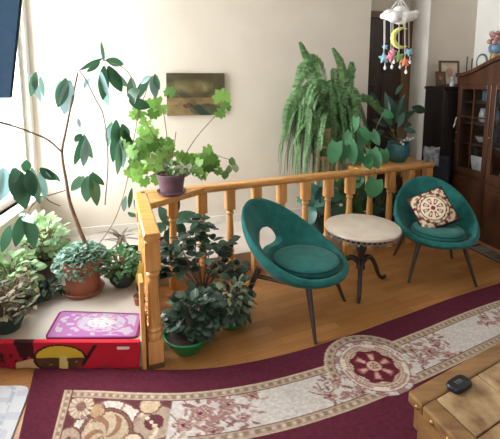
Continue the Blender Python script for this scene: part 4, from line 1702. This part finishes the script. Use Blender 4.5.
def bush(b, c, rad, n, L, Wd, rng, shape='ovate', up_bias=.35, hang=0.0, stems=None, inner=.35, droop=.3, root_pt=None):
    c = Vector(c)
    for i in range(n):
        v = Vector((rng.gauss(0, 1), rng.gauss(0, 1), rng.gauss(0, 1)))
        if v.length < 1e-4:
            continue
        v.normalize()
        q = inner + (1 - inner) * rng.random() ** .5
        p = c + Vector((v.x * rad[0], v.y * rad[1], v.z * rad[2])) * q
        d = Vector((v.x + rng.uniform(-.5, .5), v.y + rng.uniform(-.5, .5), v.z * .5 + up_bias - hang + rng.uniform(-.4, .4)))
        l = L * rng.uniform(.7, 1.25)
        up = Vector((rng.uniform(-.5, .5), rng.uniform(-.7, .3), 1))
        b.leaf(p, d, up, l, l * Wd, droop, .15, shape, 4)
        if stems is not None and root_pt is not None and i % 4 == 0:
            rp = Vector(root_pt)
            mid = (rp + p) / 2 + Vector((0, 0, .05 * (p - rp).length)) + Vector((rng.uniform(-.02, .02), rng.uniform(-.02, .02), 0))
            stems.tube(catmull([rp, mid, p], 4), 0.0035, 5)


rg = random.Random(21)

# --- big rubber plant
rp = thing('rubber_plant', 'tall rubber plant with hanging dark leaves in a terracotta pot', 'potted plant', (-1.145, 2.585, PZ))
pc_ = Vector((-1.145, 2.585, PZ))
top = pot(rp, pc_, 0.135, 0.25, M['terra'], 'straight', M['terra'])
YR = 2.60
b = MB()
tr1 = catmull([top - Vector((0, 0, .02))] + [D(x, y, YR + d) for x, y, d in ((87, 250, 0), (79, 228, -.01), (70, 203, -.02), (66, 180, -.02), (62, 153, -.02), (66, 130, -.02), (72, 100, 0), (78, 72, .02))], 6)
b.tube(tr1, [.016 - .011 * i / len(tr1) for i in range(len(tr1))], 10)
b.tube(catmull([D(62, 152, YR - .02), D(48, 140, YR - .1), D(30, 132, YR - .2), D(10, 125, YR - .3), D(-14, 119, YR - .38)], 5), 0.006, 7)
b.tube(catmull([D(105, 205, YR + .05), D(108, 160, YR + .1), D(104, 118, YR + .06), D(95, 98, YR + .04), D(86, 80, YR), D(79, 70, YR)], 5), 0.0042, 7)
b.tube(catmull([D(67, 190, YR), D(50, 195, YR - .1), D(38, 198, YR - .2), D(28, 212, YR - .25)], 5), 0.004, 6)
b.tube(catmull([D(60, 206, YR - .02), D(48, 200, YR - .1), D(40, 188, YR - .2), D(33, 176, YR - .24)], 5), 0.004, 6)
b.tube(catmull([D(64, 130, YR), D(58, 127, YR - .03), D(52, 135, YR - .06), D(48, 150, YR - .1)], 5), 0.002, 5)
b.tube(catmull([D(5, 125, YR - .3), D(12, 145, YR - .3), D(24, 172, YR - .28)], 5), 0.002, 5)
b.tube(catmull([top + Vector((.03, .02, 0)), D(112, 225, YR + .1), D(125, 190, YR + .2), D(132, 150, YR + .25), D(138, 105, YR + .25), D(128, 72, YR + .22), D(104, 60, YR + .2)], 6), 0.0032, 7)
b.tube(catmull([D(134, 120, YR + .25), D(145, 95, YR + .28), D(150, 78, YR + .3), D(158, 76, YR + .3)], 5), 0.0032, 6)
b.build('trunk', M['stem'], rp)
b = MB()
LV = [  # base, tip, width px, dy
    ((66, 78), (58, 108), 12, 0), ((70, 80), (64, 116), 14, .03), ((60, 80), (56, 100), 6, -.02), ((80, 70), (103, 58), 5, .0),
    ((104, 62), (101, 41), 4, 0), ((106, 60), (124, 64), 9, .05), ((104, 66), (103, 100), 11, .0), ((101, 72), (106, 107), 10, .04), ((108, 66), (122, 92), 12, .05),
    ((100, 62), (87, 72), 6, 0), ((90, 78), (84, 88), 6, 0), ((110, 70), (128, 88), 8, .06),
    ((134, 104), (130, 76), 11, .1), ((134, 102), (150, 74), 9, .1), ((152, 76), (156, 98), 9, 0), ((150, 76), (141, 84), 6, 0), ((129, 100), (150, 108), 12, .05), ((140, 90), (126, 96), 10, .03), ((155, 74), (159, 90), 7, .02),
    ((83, 136), (76, 166), 9, 0), ((86, 138), (84, 168), 9, .02), ((84, 134), (91, 160), 9, .04), ((82, 134), (74, 142), 7, 0),
    ((84, 176), (71, 192), 10, 0), ((88, 176), (86, 202), 13, 0), ((90, 174), (99, 206), 13, .03), ((80, 176), (72, 190), 8, -.03), ((92, 172), (104, 186), 8, .04),
    ((112, 122), (107, 146), 10, 0), ((116, 120), (116, 150), 11, .02), ((118, 128), (112, 164), 10, .04), ((122, 124), (128, 142), 10, .05), ((120, 140), (124, 168), 10, .05), ((114, 126), (104, 140), 8, 0), ((124, 130), (134, 158), 9, .06), ((118, 142), (120, 176), 8, .03),
    ((36, 72), (31, 96), 8, -.05), ((30, 74), (42, 100), 7, -.05), ((40, 76), (44, 96), 5, -.05),
    ((26, 172), (26, 160), 10, 0), ((40, 168), (56, 180), 11, .02), ((40, 172), (46, 200), 8, .0), ((52, 172), (60, 182), 4, .0),
    ((4, 168), (0, 202), 20, -.1), ((14, 168), (26, 208), 20, -.1), ((22, 172), (16, 200), 13, -.08), ((32, 168), (38, 204), 11, -.05), ((-4, 166), (-8, 200), 16, -.1), ((28, 170), (34, 196), 13, -.04),
    ((26, 214), (37, 246), 14, -.1), ((22, 216), (16, 246), 12, -.1), ((10, 226), (2, 252), 10, -.1), ((20, 214), (33, 222), 8, -.1),
    ((132, 188), (128, 210), 5, .1), ((134, 200), (143, 214), 9, .1), ((128, 212), (137, 218), 6, .1), ((138, 196), (150, 206), 8, .1), ((126, 196), (122, 214), 6, .1),
    ((46, 168), (52, 178), 5, 0), ((78, 118), (80, 128), 4, 0)]
for (p_, q_, w_, dy) in LV:
    yy = YR + (.2 if p_[0] > 100 else (-.22 if p_[0] < 50 else 0)) + rg.uniform(-.04, .04)
    pxleaf(b, p_, q_, w_, yy, dy, rg.uniform(.02, .16), rg.uniform(.05, .3), 'ovate', rg.uniform(-.6, .6), 7)
b.build('foliage', M['rubber'], rp, auto=0)
b = MB()
for i in range(1150):
    a, q = rg.random() * 6.283, rg.random() ** .5
    h = .10 * (1 - q ** 2.4)
    p = top + Vector((math.cos(a) * q * .172, math.sin(a) * q * .172, h - (rg.uniform(0, .075) if q > .86 else 0) + rg.uniform(-.01, .015)))
    b.leaf(p, (math.cos(a) + rg.uniform(-.6, .6), math.sin(a) + rg.uniform(-.6, .6), rg.uniform(-.4, .6)), (rg.uniform(-.5, .5), rg.uniform(-.8, .2), 1), rg.uniform(.020, .032), .019, .2, .1, 'round', 3)
b.build('ground_cover', M['cover'], rp, auto=0)

# --- grey-brown pot with pale bushy plant
p1 = thing('potted_plant', 'pale green bushy plant in grey-brown pot left of the rubber plant', 'potted plant', (-1.48, 2.75, PZ))
top = pot(p1, (-1.48, 2.75, PZ), 0.105, 0.17, M['greybrown'], 'straight', M['dkpot'])
b, st = MB(), MB()
bush(b, top + Vector((0, 0, .17)), (.14, .13, .15), 190, .055, .75, rg, 'round', .3, 0, st, .3, .3, top)
b.build('foliage', M['pale_leaf'], p1, auto=0)
st.build('stems', M['gstem'], p1)

# --- leafy plants along the left edge
p2 = thing('potted_plant', 'sprawling pale green plant at the left edge of the platform', 'potted plant', (-1.56, 2.47, PZ))
top = pot(p2, (-1.56, 2.47, PZ), 0.09, 0.13, M['dkpot'], 'straight')
b, st = MB(), MB()
bush(b, top + Vector((.02, -.02, .06)), (.135, .14, .15), 230, .06, .7, rg, 'ovate', .2, .1, st, .2, .35, top)
b.build('foliage', M['pale_leaf'], p2, auto=0)
st.build('stems', M['gstem'], p2)
p3 = thing('potted_plant', 'dry brown-stemmed plant in dark green pot near the red cloth', 'potted plant', (-1.41, 2.155, PZ))
top = pot(p3, (-1.41, 2.155, PZ), 0.10, 0.12, M['dkpot'], 'bowl')
b, st = MB(), MB()
for i in range(46):
    a = rg.random() * 6.283
    q = rg.uniform(.06, .17)
    e = top + Vector((math.cos(a) * q, math.sin(a) * q, rg.uniform(.02, .17)))
    m_ = (top + e) / 2 + Vector((0, 0, .05))
    st.tube(catmull([top + Vector((math.cos(a) * .03, math.sin(a) * .03, -.01)), m_, e], 4), 0.003, 5)
    for k in range(4):
        b.leaf(e + Vector((rg.uniform(-.02, .02), rg.uniform(-.02, .02), rg.uniform(-.02, .02))), (rg.uniform(-1, 1), rg.uniform(-1, 1), rg.uniform(-.6, .5)), (0, -.3, 1), rg.uniform(.03, .055), .024, .3, .15, 'ovate', 4)
b.build('foliage', M['dry'], p3, auto=0)
st.build('stems', M['stem'], p3)
p3b = thing('potted_plant', 'low dark trailing plant spilling between the left pots', 'potted plant', (-1.36, 2.48, PZ))
top = pot(p3b, (-1.36, 2.48, PZ), 0.05, 0.07, M['dkpot'], 'straight')
b = MB()
bush(b, top + Vector((.0, -.01, .0)), (.10, .09, .035), 80, .045, .6, rg, 'ovate', .1, .2, None, .2, .4)
b.build('foliage', M['pep'], p3b, auto=0)

# --- dark pot with bushy plant and purple cordyline behind it
p4 = thing('potted_plant', 'round bushy plant in a dark pot right of the terracotta pot', 'potted plant', (-0.90, 2.665, PZ))
top = pot(p4, (-0.90, 2.665, PZ), 0.095, 0.12, M['dkpot'], 'round')
b, st = MB(), MB()
bush(b, top + Vector((0, 0, .055)), (.135, .13, .105), 260, .038, .7, rg, 'round', .2, .1, st, .35, .3, top)
b.build('foliage', M['mid_leaf'], p4, auto=0)
st.build('stems', M['gstem'], p4)
p5 = thing('potted_plant', 'spiky purple-green plant with bare stem behind the bushy pot', 'potted plant', (-0.93, 2.98, PZ))
top = pot(p5, (-0.93, 2.98, PZ), 0.075, 0.13, M['dkpot'], 'straight')
b, st = MB(), MB()
tp_ = D(121, 238, 2.98)
st.tube(catmull([top, (top + tp_) / 2 + Vector((.01, 0, 0)), tp_], 5), 0.008, 7)
st.build('stem', M['stem'], p5)
for i in range(26):
    a = rg.random() * 6.283
    el = rg.uniform(.1, 1.3)
    L = rg.uniform(.11, .20)
    b.leaf(tp_ + Vector((0, 0, rg.uniform(-.05, .03))), (math.cos(a), math.sin(a), el), (0, 0, 1), L, .026, rg.uniform(.2, .6), .25, 'lance', 6)
b.build('foliage', M['brom'], p5, auto=0)
p5b = thing('potted_plant', 'large-leaved dark plant seen through the left railing', 'potted plant', (-0.70, 3.10, PZ))
top = pot(p5b, (-0.70, 3.10, PZ), 0.085, 0.15, M['dkpot'], 'straight')
b, st = MB(), MB()
for (bx, by, tx_, ty_, w_) in ((172, 222, 194, 212, 13), (170, 226, 160, 206, 12), (172, 228, 168, 246, 15), (174, 224, 186, 232, 11), (166, 224, 152, 232, 11), (168, 218, 180, 202, 11), (170, 230, 178, 250, 10)):
    pxleaf(b, (bx, by), (tx_, ty_), w_, 3.05, rg.uniform(-.06, .04), .2, .2, 'ovate', rg.uniform(-.5, .5), 6)
    st.tube(catmull([top, (top + D(bx, by, 3.05)) / 2 + Vector((0, 0, .02)), D(bx, by, 3.05)], 4), 0.004, 5)
b.build('foliage', M['rubber_dark'], p5b, auto=0)
st.build('stems', M['gstem'], p5b)
p5c = thing('potted_plant', 'small yellowing plant beside the newel post end board', 'potted plant', (-0.715, 2.42, PZ))
top = pot(p5c, (-0.715, 2.42, PZ), 0.04, 0.06, M['terra'], 'straight')
b = MB()
for (bx, by, tx_, ty_, w_) in ((143, 287, 139, 262, 8), (144, 286, 145, 258, 7), (142, 288, 136, 274, 6), (144, 284, 148, 268, 6)):
    pxleaf(b, (bx, by), (tx_, ty_), w_, 2.42, .02, .15, .2, 'ovate', rg.uniform(-.5, .5), 5)
b.build('foliage', M['yellow'], p5c, auto=0)

# --- light green plant in the purple pot on the corner board
CBZ = RZ1 - .006
pv = Vector((-0.565, 2.80, CBZ + .0005))
g1 = thing('potted_plant', 'light green lobed-leaf plant in purple pot on the railing corner', 'potted plant', pv)
top = pot(g1, pv, 0.104, 0.155, M['purple'], 'straight', M['purple'])
b, st = MB(), MB()
YG = 2.85


def lobed_px(cx, cy, rpx, y, fx_=0.0, fy_=-.4):
    c0 = D(cx, cy, y)
    toc = (EYE - c0).normalized()
    d = Vector((fx_, 0, fy_)) + Vector((rg.uniform(-.4, .4), 0, rg.uniform(-.3, .3)))
    b.lobed(c0, d, toc + Vector((rg.uniform(-.6, .6), 0, rg.uniform(-.2, .9))), rpx * 1.05 / FPX * y, 7, .24, rg.uniform(.1, .5))


def stalk(x, y, yy, r=0.0035):
    e = D(x, y, yy)
    m_ = (top + e) / 2 + Vector((0, 0, .03))
    st.tube(catmull([top + Vector((rg.uniform(-.03, .03), rg.uniform(-.02, .02), -.01)), m_, e], 5), r, 6)


for (x, y, r) in ((163, 103, 14), (168, 96, 9), (158, 108, 9), (143, 110, 11), (139, 117, 10), (148, 106, 8), (143, 129, 8),
                  (221, 103, 13), (217, 111, 9), (226, 110, 8)):
    lobed_px(x, y, r * .9, YG + rg.uniform(-.06, .06), 0, .1)
for (x, y) in ((163, 108), (143, 118), (219, 112), (176, 132), (143, 130)):
    stalk(x, y, YG)
for i in range(58):
    x, y = rg.gauss(147, 12), rg.gauss(148, 11)
    lobed_px(x, y, rg.uniform(6, 10), YG + rg.uniform(-.12, .1))
for i in range(22):
    x, y = rg.gauss(201, 11), rg.gauss(160, 5)
    lobed_px(x, y, rg.uniform(6, 9.5), YG + rg.uniform(-.12, .05))
for i in range(12):
    x, y = rg.gauss(174, 10), rg.gauss(152, 5)
    lobed_px(x, y, rg.uniform(5, 7), YG + rg.uniform(-.1, .05))
for (x, y) in ((135, 142), (140, 155), (152, 150), (160, 148), (170, 150), (195, 158), (205, 156), (214, 156), (150, 165), (143, 180)):
    stalk(x, y, YG + rg.uniform(-.05, .05), .003)
lobed_px(144, 178, 8, 2.72)
b.build('foliage', M['lime'], g1, auto=0)
st.build('stalks', M['gstem'], g1)
b = MB()
for i in range(70):
    t = rg.random()
    x, y = 165 + t * 38, 163 + rg.uniform(-5, 8) + 6 * t
    pxleaf(b, (x, y), (x + rg.uniform(-6, 6), y + rg.uniform(1, 7)), rg.uniform(3, 5), YG - .06 + rg.uniform(-.05, .03), rg.uniform(-.02, .02), .2, .2, 'ovate', rg.uniform(-.8, .8), 4)
for (x, y) in ((232, 160), (229, 168), (235, 166), (226, 173)):
    pxleaf(b, (x, y - 3), (x + rg.uniform(-3, 3), y + 7), 8, YG, 0, .2, .2, 'ovate', rg.uniform(-.5, .5), 4)
b.build('ivy_leaves', M['var'], g1, auto=0)
st = MB()
st.tube(catmull([top + Vector((.03, 0, 0)), D(210, 156, YG), D(224, 158, YG), D(231, 160, YG)], 5), 0.0025, 5)
st.build('ivy_stem', M['gstem'], g1)

# --- the three plants on the floor inside the railing
k1_ = thing('potted_plant', 'grey-green leafy plant in bright green bowl beside the newel post', 'potted plant', (-0.37, 2.215, 0))
top = pot(k1_, (-0.375, 2.215, 0), 0.138, 0.105, M['greenbowl'], 'bowl')
b, st = MB(), MB()
bush(b, top + Vector((.045, .04, .10)), (.155, .13, .135), 300, .062, .72, rg, 'round', .25, .05, st, .15, .3, top)
b.build('foliage', M['pep'], k1_, auto=0)
st.build('stems', M['stem'], k1_)
k2_ = thing('potted_plant', 'variegated cream-edged plant in green bowl nearest the left chair', 'potted plant', (-0.125, 2.445, 0))
top = pot(k2_, (-0.125, 2.445, 0), 0.115, 0.095, M['greenbowl'], 'bowl')
b, st = MB(), MB()
bush(b, top + Vector((.0, -.02, .09)), (.15, .14, .125), 340, .05, .62, rg, 'ovate', .1, .25, st, .25, .4, top)
b.build('foliage', M['pep2'], k2_, auto=0)
st.build('stems', M['stem'], k2_)
k3_ = thing('potted_plant', 'taller branching dark-leaved plant behind the two green bowls', 'potted plant', (-0.33, 2.60, 0))
top = pot(k3_, (-0.33, 2.60, 0), 0.11, 0.15, M['dkpot'], 'straight')
b, st = MB(), MB()
for (x, y) in ((196, 216), (180, 240), (170, 246), (212, 238), (226, 252), (238, 262), (200, 244), (186, 262), (218, 266), (166, 268), (206, 222), (176, 256), (236, 276), (160, 256), (190, 232), (228, 240)):
    e = D(x, y + 4, 2.58 + rg.uniform(-.09, .08))
    m_ = (top * .55 + e * .45) + Vector((rg.uniform(-.03, .03), 0, .03))
    st.tube(catmull([top, m_, e], 5), [.006] * 5 + [.004] * 6, 6)
    for k in range(15):
        a = rg.random() * 6.283
        p = e + Vector((rg.uniform(-.045, .045), rg.uniform(-.05, .05), rg.uniform(-.05, .03)))
        b.leaf(p, (math.cos(a), math.sin(a), rg.uniform(-.2, .7)), (rg.uniform(-.4, .4), rg.uniform(-.8, .2), 1), rg.uniform(.055, .085), .05, .25, .15, 'ovate', 5)
b.build('foliage', M['pep'], k3_, auto=0)
st.build('branches', M['stem'], k3_)

# --- fern on a tall stand
FX, FY = 0.74, 3.84
ft = 0.98
fs_ = thing('plant_stand', 'tall slatted wooden plant stand carrying the big fern', 'plant stand', (FX, FY, PZ))
MB().box((FX, FY, ft - .012), (.24, .24, .024)).build('stand_top', M['standwood'], fs_, bevel=0.004)
for sx in (-.095, .095):
    for sy in (-.095, .095):
        MB().box((FX + sx, FY + sy, (PZ + ft - .024) / 2), (.034, .034, ft - .024 - PZ)).build('leg', M['standwood'], fs_, bevel=0.003)
for z in (.30, .86):
    for s_ in (-.095, .095):
        MB().box((FX, FY + s_, z), (.156, .02, .04)).build('crosspiece', M['standwood'], fs_)
        MB().box((FX + s_, FY, z), (.02, .156, .04)).build('crosspiece', M['standwood'], fs_)
for k in (-.045, 0, .045):
    MB().box((FX + k, FY - .095, .58), (.026, .014, .52)).build('slat', M['standwood'], fs_)
    MB().box((FX - .095, FY + k, .58), (.014, .026, .52)).build('slat', M['standwood'], fs_)
fe = thing('potted_fern', 'large drooping green fern on the tall wooden stand', 'potted fern', (FX, FY, ft))
top = pot(fe, (FX, FY, ft + .0005), 0.11, 0.17, M['standwood'], 'straight')
b = MB()
rf = random.Random(5)
fr = []
for i in range(165):
    a = rf.random() * 6.283
    if rf.random() < .35:
        a = rf.gauss(math.pi, .8)
    fr.append((a, rf.uniform(.08, .42), rf.uniform(.10, .56), rf.uniform(.02, .55)))
fr += [(2.9, .16, .62, -.42), (2.3, .12, .45, -.3), (.9, .08, .50, -.38), (.5, .12, .42, -.3), (.1, .36, .34, .12), (-.3, .38, .26, .25), (3.3, .34, .42, .05), (2.8, .40, .36, .2), (3.0, .30, .5, .1)]
for (a, reach, rise, drop) in fr:
    dx, dy = math.cos(a), math.sin(a) * .5
    pts = catmull([top, top + Vector((dx * reach * .35, dy * reach * .35, rise * .8)), top + Vector((dx * reach * .8 + rf.uniform(-.03, .03), dy * reach * .8, rise * .75 - max(0, drop) * .1)),
                   top + Vector((dx * reach * 1.05, dy * reach * 1.05, rise * .3 - drop * .5 if drop > 0 else rise * 1.05)), top + Vector((dx * reach * 1.12, dy * reach * 1.12, -drop if drop > 0 else rise * 1.15))], 9)
    n = len(pts)
    b.tube(pts, 0.0022, 4)
    for i in range(4, n - 1):
        t = i / n
        d = (pts[i + 1] - pts[i]).normalized()
        side = d.cross(Vector((0, 0, 1)))
        if side.length < .15:
            side = Vector((-dy, dx, 0))
        side.normalize()
        upv = side.cross(d)
        w = .034 * math.sin(math.pi * min(1, .12 + t * .88)) ** .7 + .006
        for s_ in (-1, 1):
            b.leaf(pts[i], side * s_ + d * .45 + Vector((0, 0, -.15)), upv, w, .013, .25, .1, 'lance', 2)
            pm = (pts[i] + pts[i + 1]) / 2
            b.leaf(pm, side * s_ + d * .45 + Vector((0, 0, -.15)), upv, w, .013, .25, .1, 'lance', 2)
FR = [((325, 112), (318, 85), (308, 60), (300, 42)), ((334, 108), (344, 84), (341, 64), (333, 48)), ((322, 110), (302, 92), (288, 108), (284, 142)),
      ((322, 105), (306, 74), (295, 92), (289, 124)), ((338, 110), (352, 90), (357, 108), (358, 136)), ((340, 108), (362, 98), (374, 103), (381, 113)),
      ((336, 105), (350, 78), (352, 62)), ((326, 106), (314, 70), (303, 66), (296, 82)), ((328, 104), (320, 66), (310, 58), (304, 70)), ((330, 106), (338, 72), (350, 84), (352, 112))]
for k, px_ in enumerate(FR):
    y0_ = FY - .02 + rf.uniform(-.08, .06)
    pts = catmull([D(x, y, y0_ + .03 * i * (1 if k % 2 else -1) * .5) for i, (x, y) in enumerate(px_)], 12)
    n = len(pts)
    b.tube(pts, 0.0022, 4)
    for i in range(3, n - 1):
        t = i / n
        d = (pts[i + 1] - pts[i]).normalized()
        side = d.cross(Vector((rf.uniform(-.3, .3), -1, rf.uniform(0, .6))))
        side.normalize()
        upv = side.cross(d)
        w = .05 * math.sin(math.pi * min(1, .15 + t * .85)) ** .7 + .006
        for s_ in (-1, 1):
            for p in (pts[i], (pts[i] + pts[i + 1]) / 2):
                b.leaf(p, side * s_ + d * .5, upv, w, .014, .25, .1, 'lance', 2)
b.build('fronds', M['fern'], fe, auto=0)

# --- heart-leaved creeper and teal pot on the shelf board
SBZ = RZ1 - .003
hp = s0 + RD * 0.16 + RN * 0.10
hp.z = SBZ + .0005
hl = thing('potted_plant', 'heart-leaved creeper trailing over the handrail left of the teal pot', 'potted plant', hp)
top = pot(hl, hp, 0.07, 0.12, M['ivory'], 'straight')
b, st = MB(), MB()
YH = hp.y - .10
HL = [((336, 143), (332, 165), 16), ((350, 142), (353, 166), 14), ((346, 146), (342, 162), 12), ((357, 146), (362, 164), 11), ((372, 150), (378, 170), 17), ((366, 156), (370, 170), 13),
      ((376, 180), (370, 199), 19), ((365, 144), (358, 130), 10), ((350, 132), (343, 146), 10), ((362, 128), (370, 142), 9), ((384, 112), (394, 118), 9), ((356, 118), (352, 134), 10), ((384, 150), (386, 164), 10), ((372, 132), (380, 146), 10)]
for (p_, q_, w_) in HL:
    yy = YH + rg.uniform(-.05, .05)
    if q_[1] > 160:
        yy = 3.36 + .34 * (p_[0] - 335) / 1000 * 3 + (-.03)
    pxleaf(b, p_, q_, w_ * 1.05, yy, -.02, .15, .12, 'heart', rg.uniform(-.3, .3), 6)
    e = D(p_[0], p_[1], yy)
    if p_[1] < 175:
        st.tube(catmull([top, (top + e) / 2 + Vector((0, 0, .04)), e], 4), 0.003, 5)
e = D(374, 168, 3.37)
st.tube(catmull([top, D(372, 150, 3.45), D(374, 163, 3.36), D(375, 172, 3.36), D(376, 181, 3.36)], 5), 0.003, 5)
b.build('foliage', M['heart'], hl, auto=0)
st.build('vines', M['gstem'], hl)

tpv = s1 - RD * 0.21 + RN * 0.13
tpv.z = SBZ + .0005
tl = thing('potted_plant', 'leafy plant in teal ceramic pot at the right end of railing', 'potted plant', tpv)
top = pot(tl, tpv, 0.115, 0.20, M['tealpot'], 'round')
b, st = MB(), MB()
YT = tpv.y
for (bx, by, tx_, ty_, w_) in ((392, 130, 378, 108, 12), (396, 128, 400, 96, 10), (400, 128, 414, 112, 13), (412, 112, 427, 116, 12), (398, 124, 390, 100, 10), (388, 132, 374, 122, 12), (402, 130, 412, 128, 9), (390, 126, 384, 96, 8), (400, 126, 408, 102, 9),
                                (384, 136, 370, 140, 10), (394, 134, 388, 118, 10), (398, 132, 404, 116, 9), (404, 134, 416, 136, 8), (380, 110, 370, 98, 9), (396, 100, 402, 86, 7)):
    yy = YT + rg.uniform(-.08, .08)
    pxleaf(b, (bx, by - 5), (tx_, ty_ - 4), w_ * .72, yy, rg.uniform(-.05, .05), .2, .2, 'ovate', rg.uniform(-1, 1), 6)
    st.tube(catmull([top, (top + D(bx, by, yy)) / 2 + Vector((0, 0, .01)), D(bx, by, yy)], 4), 0.003, 5)
b.build('foliage', M['rubber_dark'], tl, auto=0)
st.build('stalks', M['gstem'], tl)
b = MB()
for (x, y) in ((401, 142), (404, 140), (407, 138), (410, 139), (413, 138), (403, 144)):
    c0 = D(x, y, YT - .125)
    for k in range(5):
        a = k * 1.2566
        b.leaf(c0, (math.cos(a), -.3, math.sin(a)), (0, -1, 0), .015, .012, .1, .1, 'round', 3)
b.tube(catmull([top, D(398, 138, YT - .11), D(404, 141, YT - .122), D(412, 139, YT - .122)], 4), .002, 5)
b.build('flowers', M['china'], tl, auto=0)

# --- plants standing on the platform behind the right part of the railing
def back_plant(label, x, y, R_, h, m, leafm, leaves):
    t = thing('potted_plant', label, 'potted plant', (x, y, PZ))
    top = pot(t, (x, y, PZ), R_, h, m, 'straight')
    b, st = MB(), MB()
    for (bx, by, tx_, ty_, w_) in leaves:
        yy = y + rg.uniform(-.10, .06)
        pxleaf(b, (bx, by), (tx_, ty_), w_, yy, rg.uniform(-.05, .05), .2, .2, 'ovate', rg.uniform(-.6, .6), 6)
        e = D(bx, by, yy)
        st.tube(catmull([top, (top + e) / 2 + Vector((0, 0, .02)), e], 4), 0.004, 5)
    b.build('foliage', leafm, t, auto=0)
    st.build('stems', M['gstem'], t)


def fan(cx, cy, n, L0, L1, w0, w1, a0=0, a1=360, jx=6, jy=6):
    out = []
    for i in range(n):
        a = math.radians(a0 + (a1 - a0) * (i + rg.random()) / n)
        L = rg.uniform(L0, L1)
        bx, by = cx + rg.uniform(-jx, jx), cy + rg.uniform(-jy, jy)
        out.append((bx, by, bx + L * math.cos(a), by - L * math.sin(a), rg.uniform(w0, w1)))
    return out


back_plant('bluish-green broad-leaved plant on the platform behind the railing', 0.66, 3.66, 0.10, 0.17, M['dkpot'], M['bluish'], fan(322, 200, 26, 12, 22, 9, 13, 0, 360, 8, 14))
back_plant('dense green plant on the platform behind the round table', 1.0, 3.80, 0.10, 0.17, M['terra'], M['mid_leaf'], fan(350, 198, 36, 12, 22, 7, 11, 0, 360, 12, 14))
back_plant('dark leafy plant on the platform behind the railing, below teal pot', 1.36, 3.95, 0.09, 0.15, M['dkpot'], M['rubber_dark'], fan(385, 200, 26, 10, 20, 6, 10, 0, 360, 12, 12))
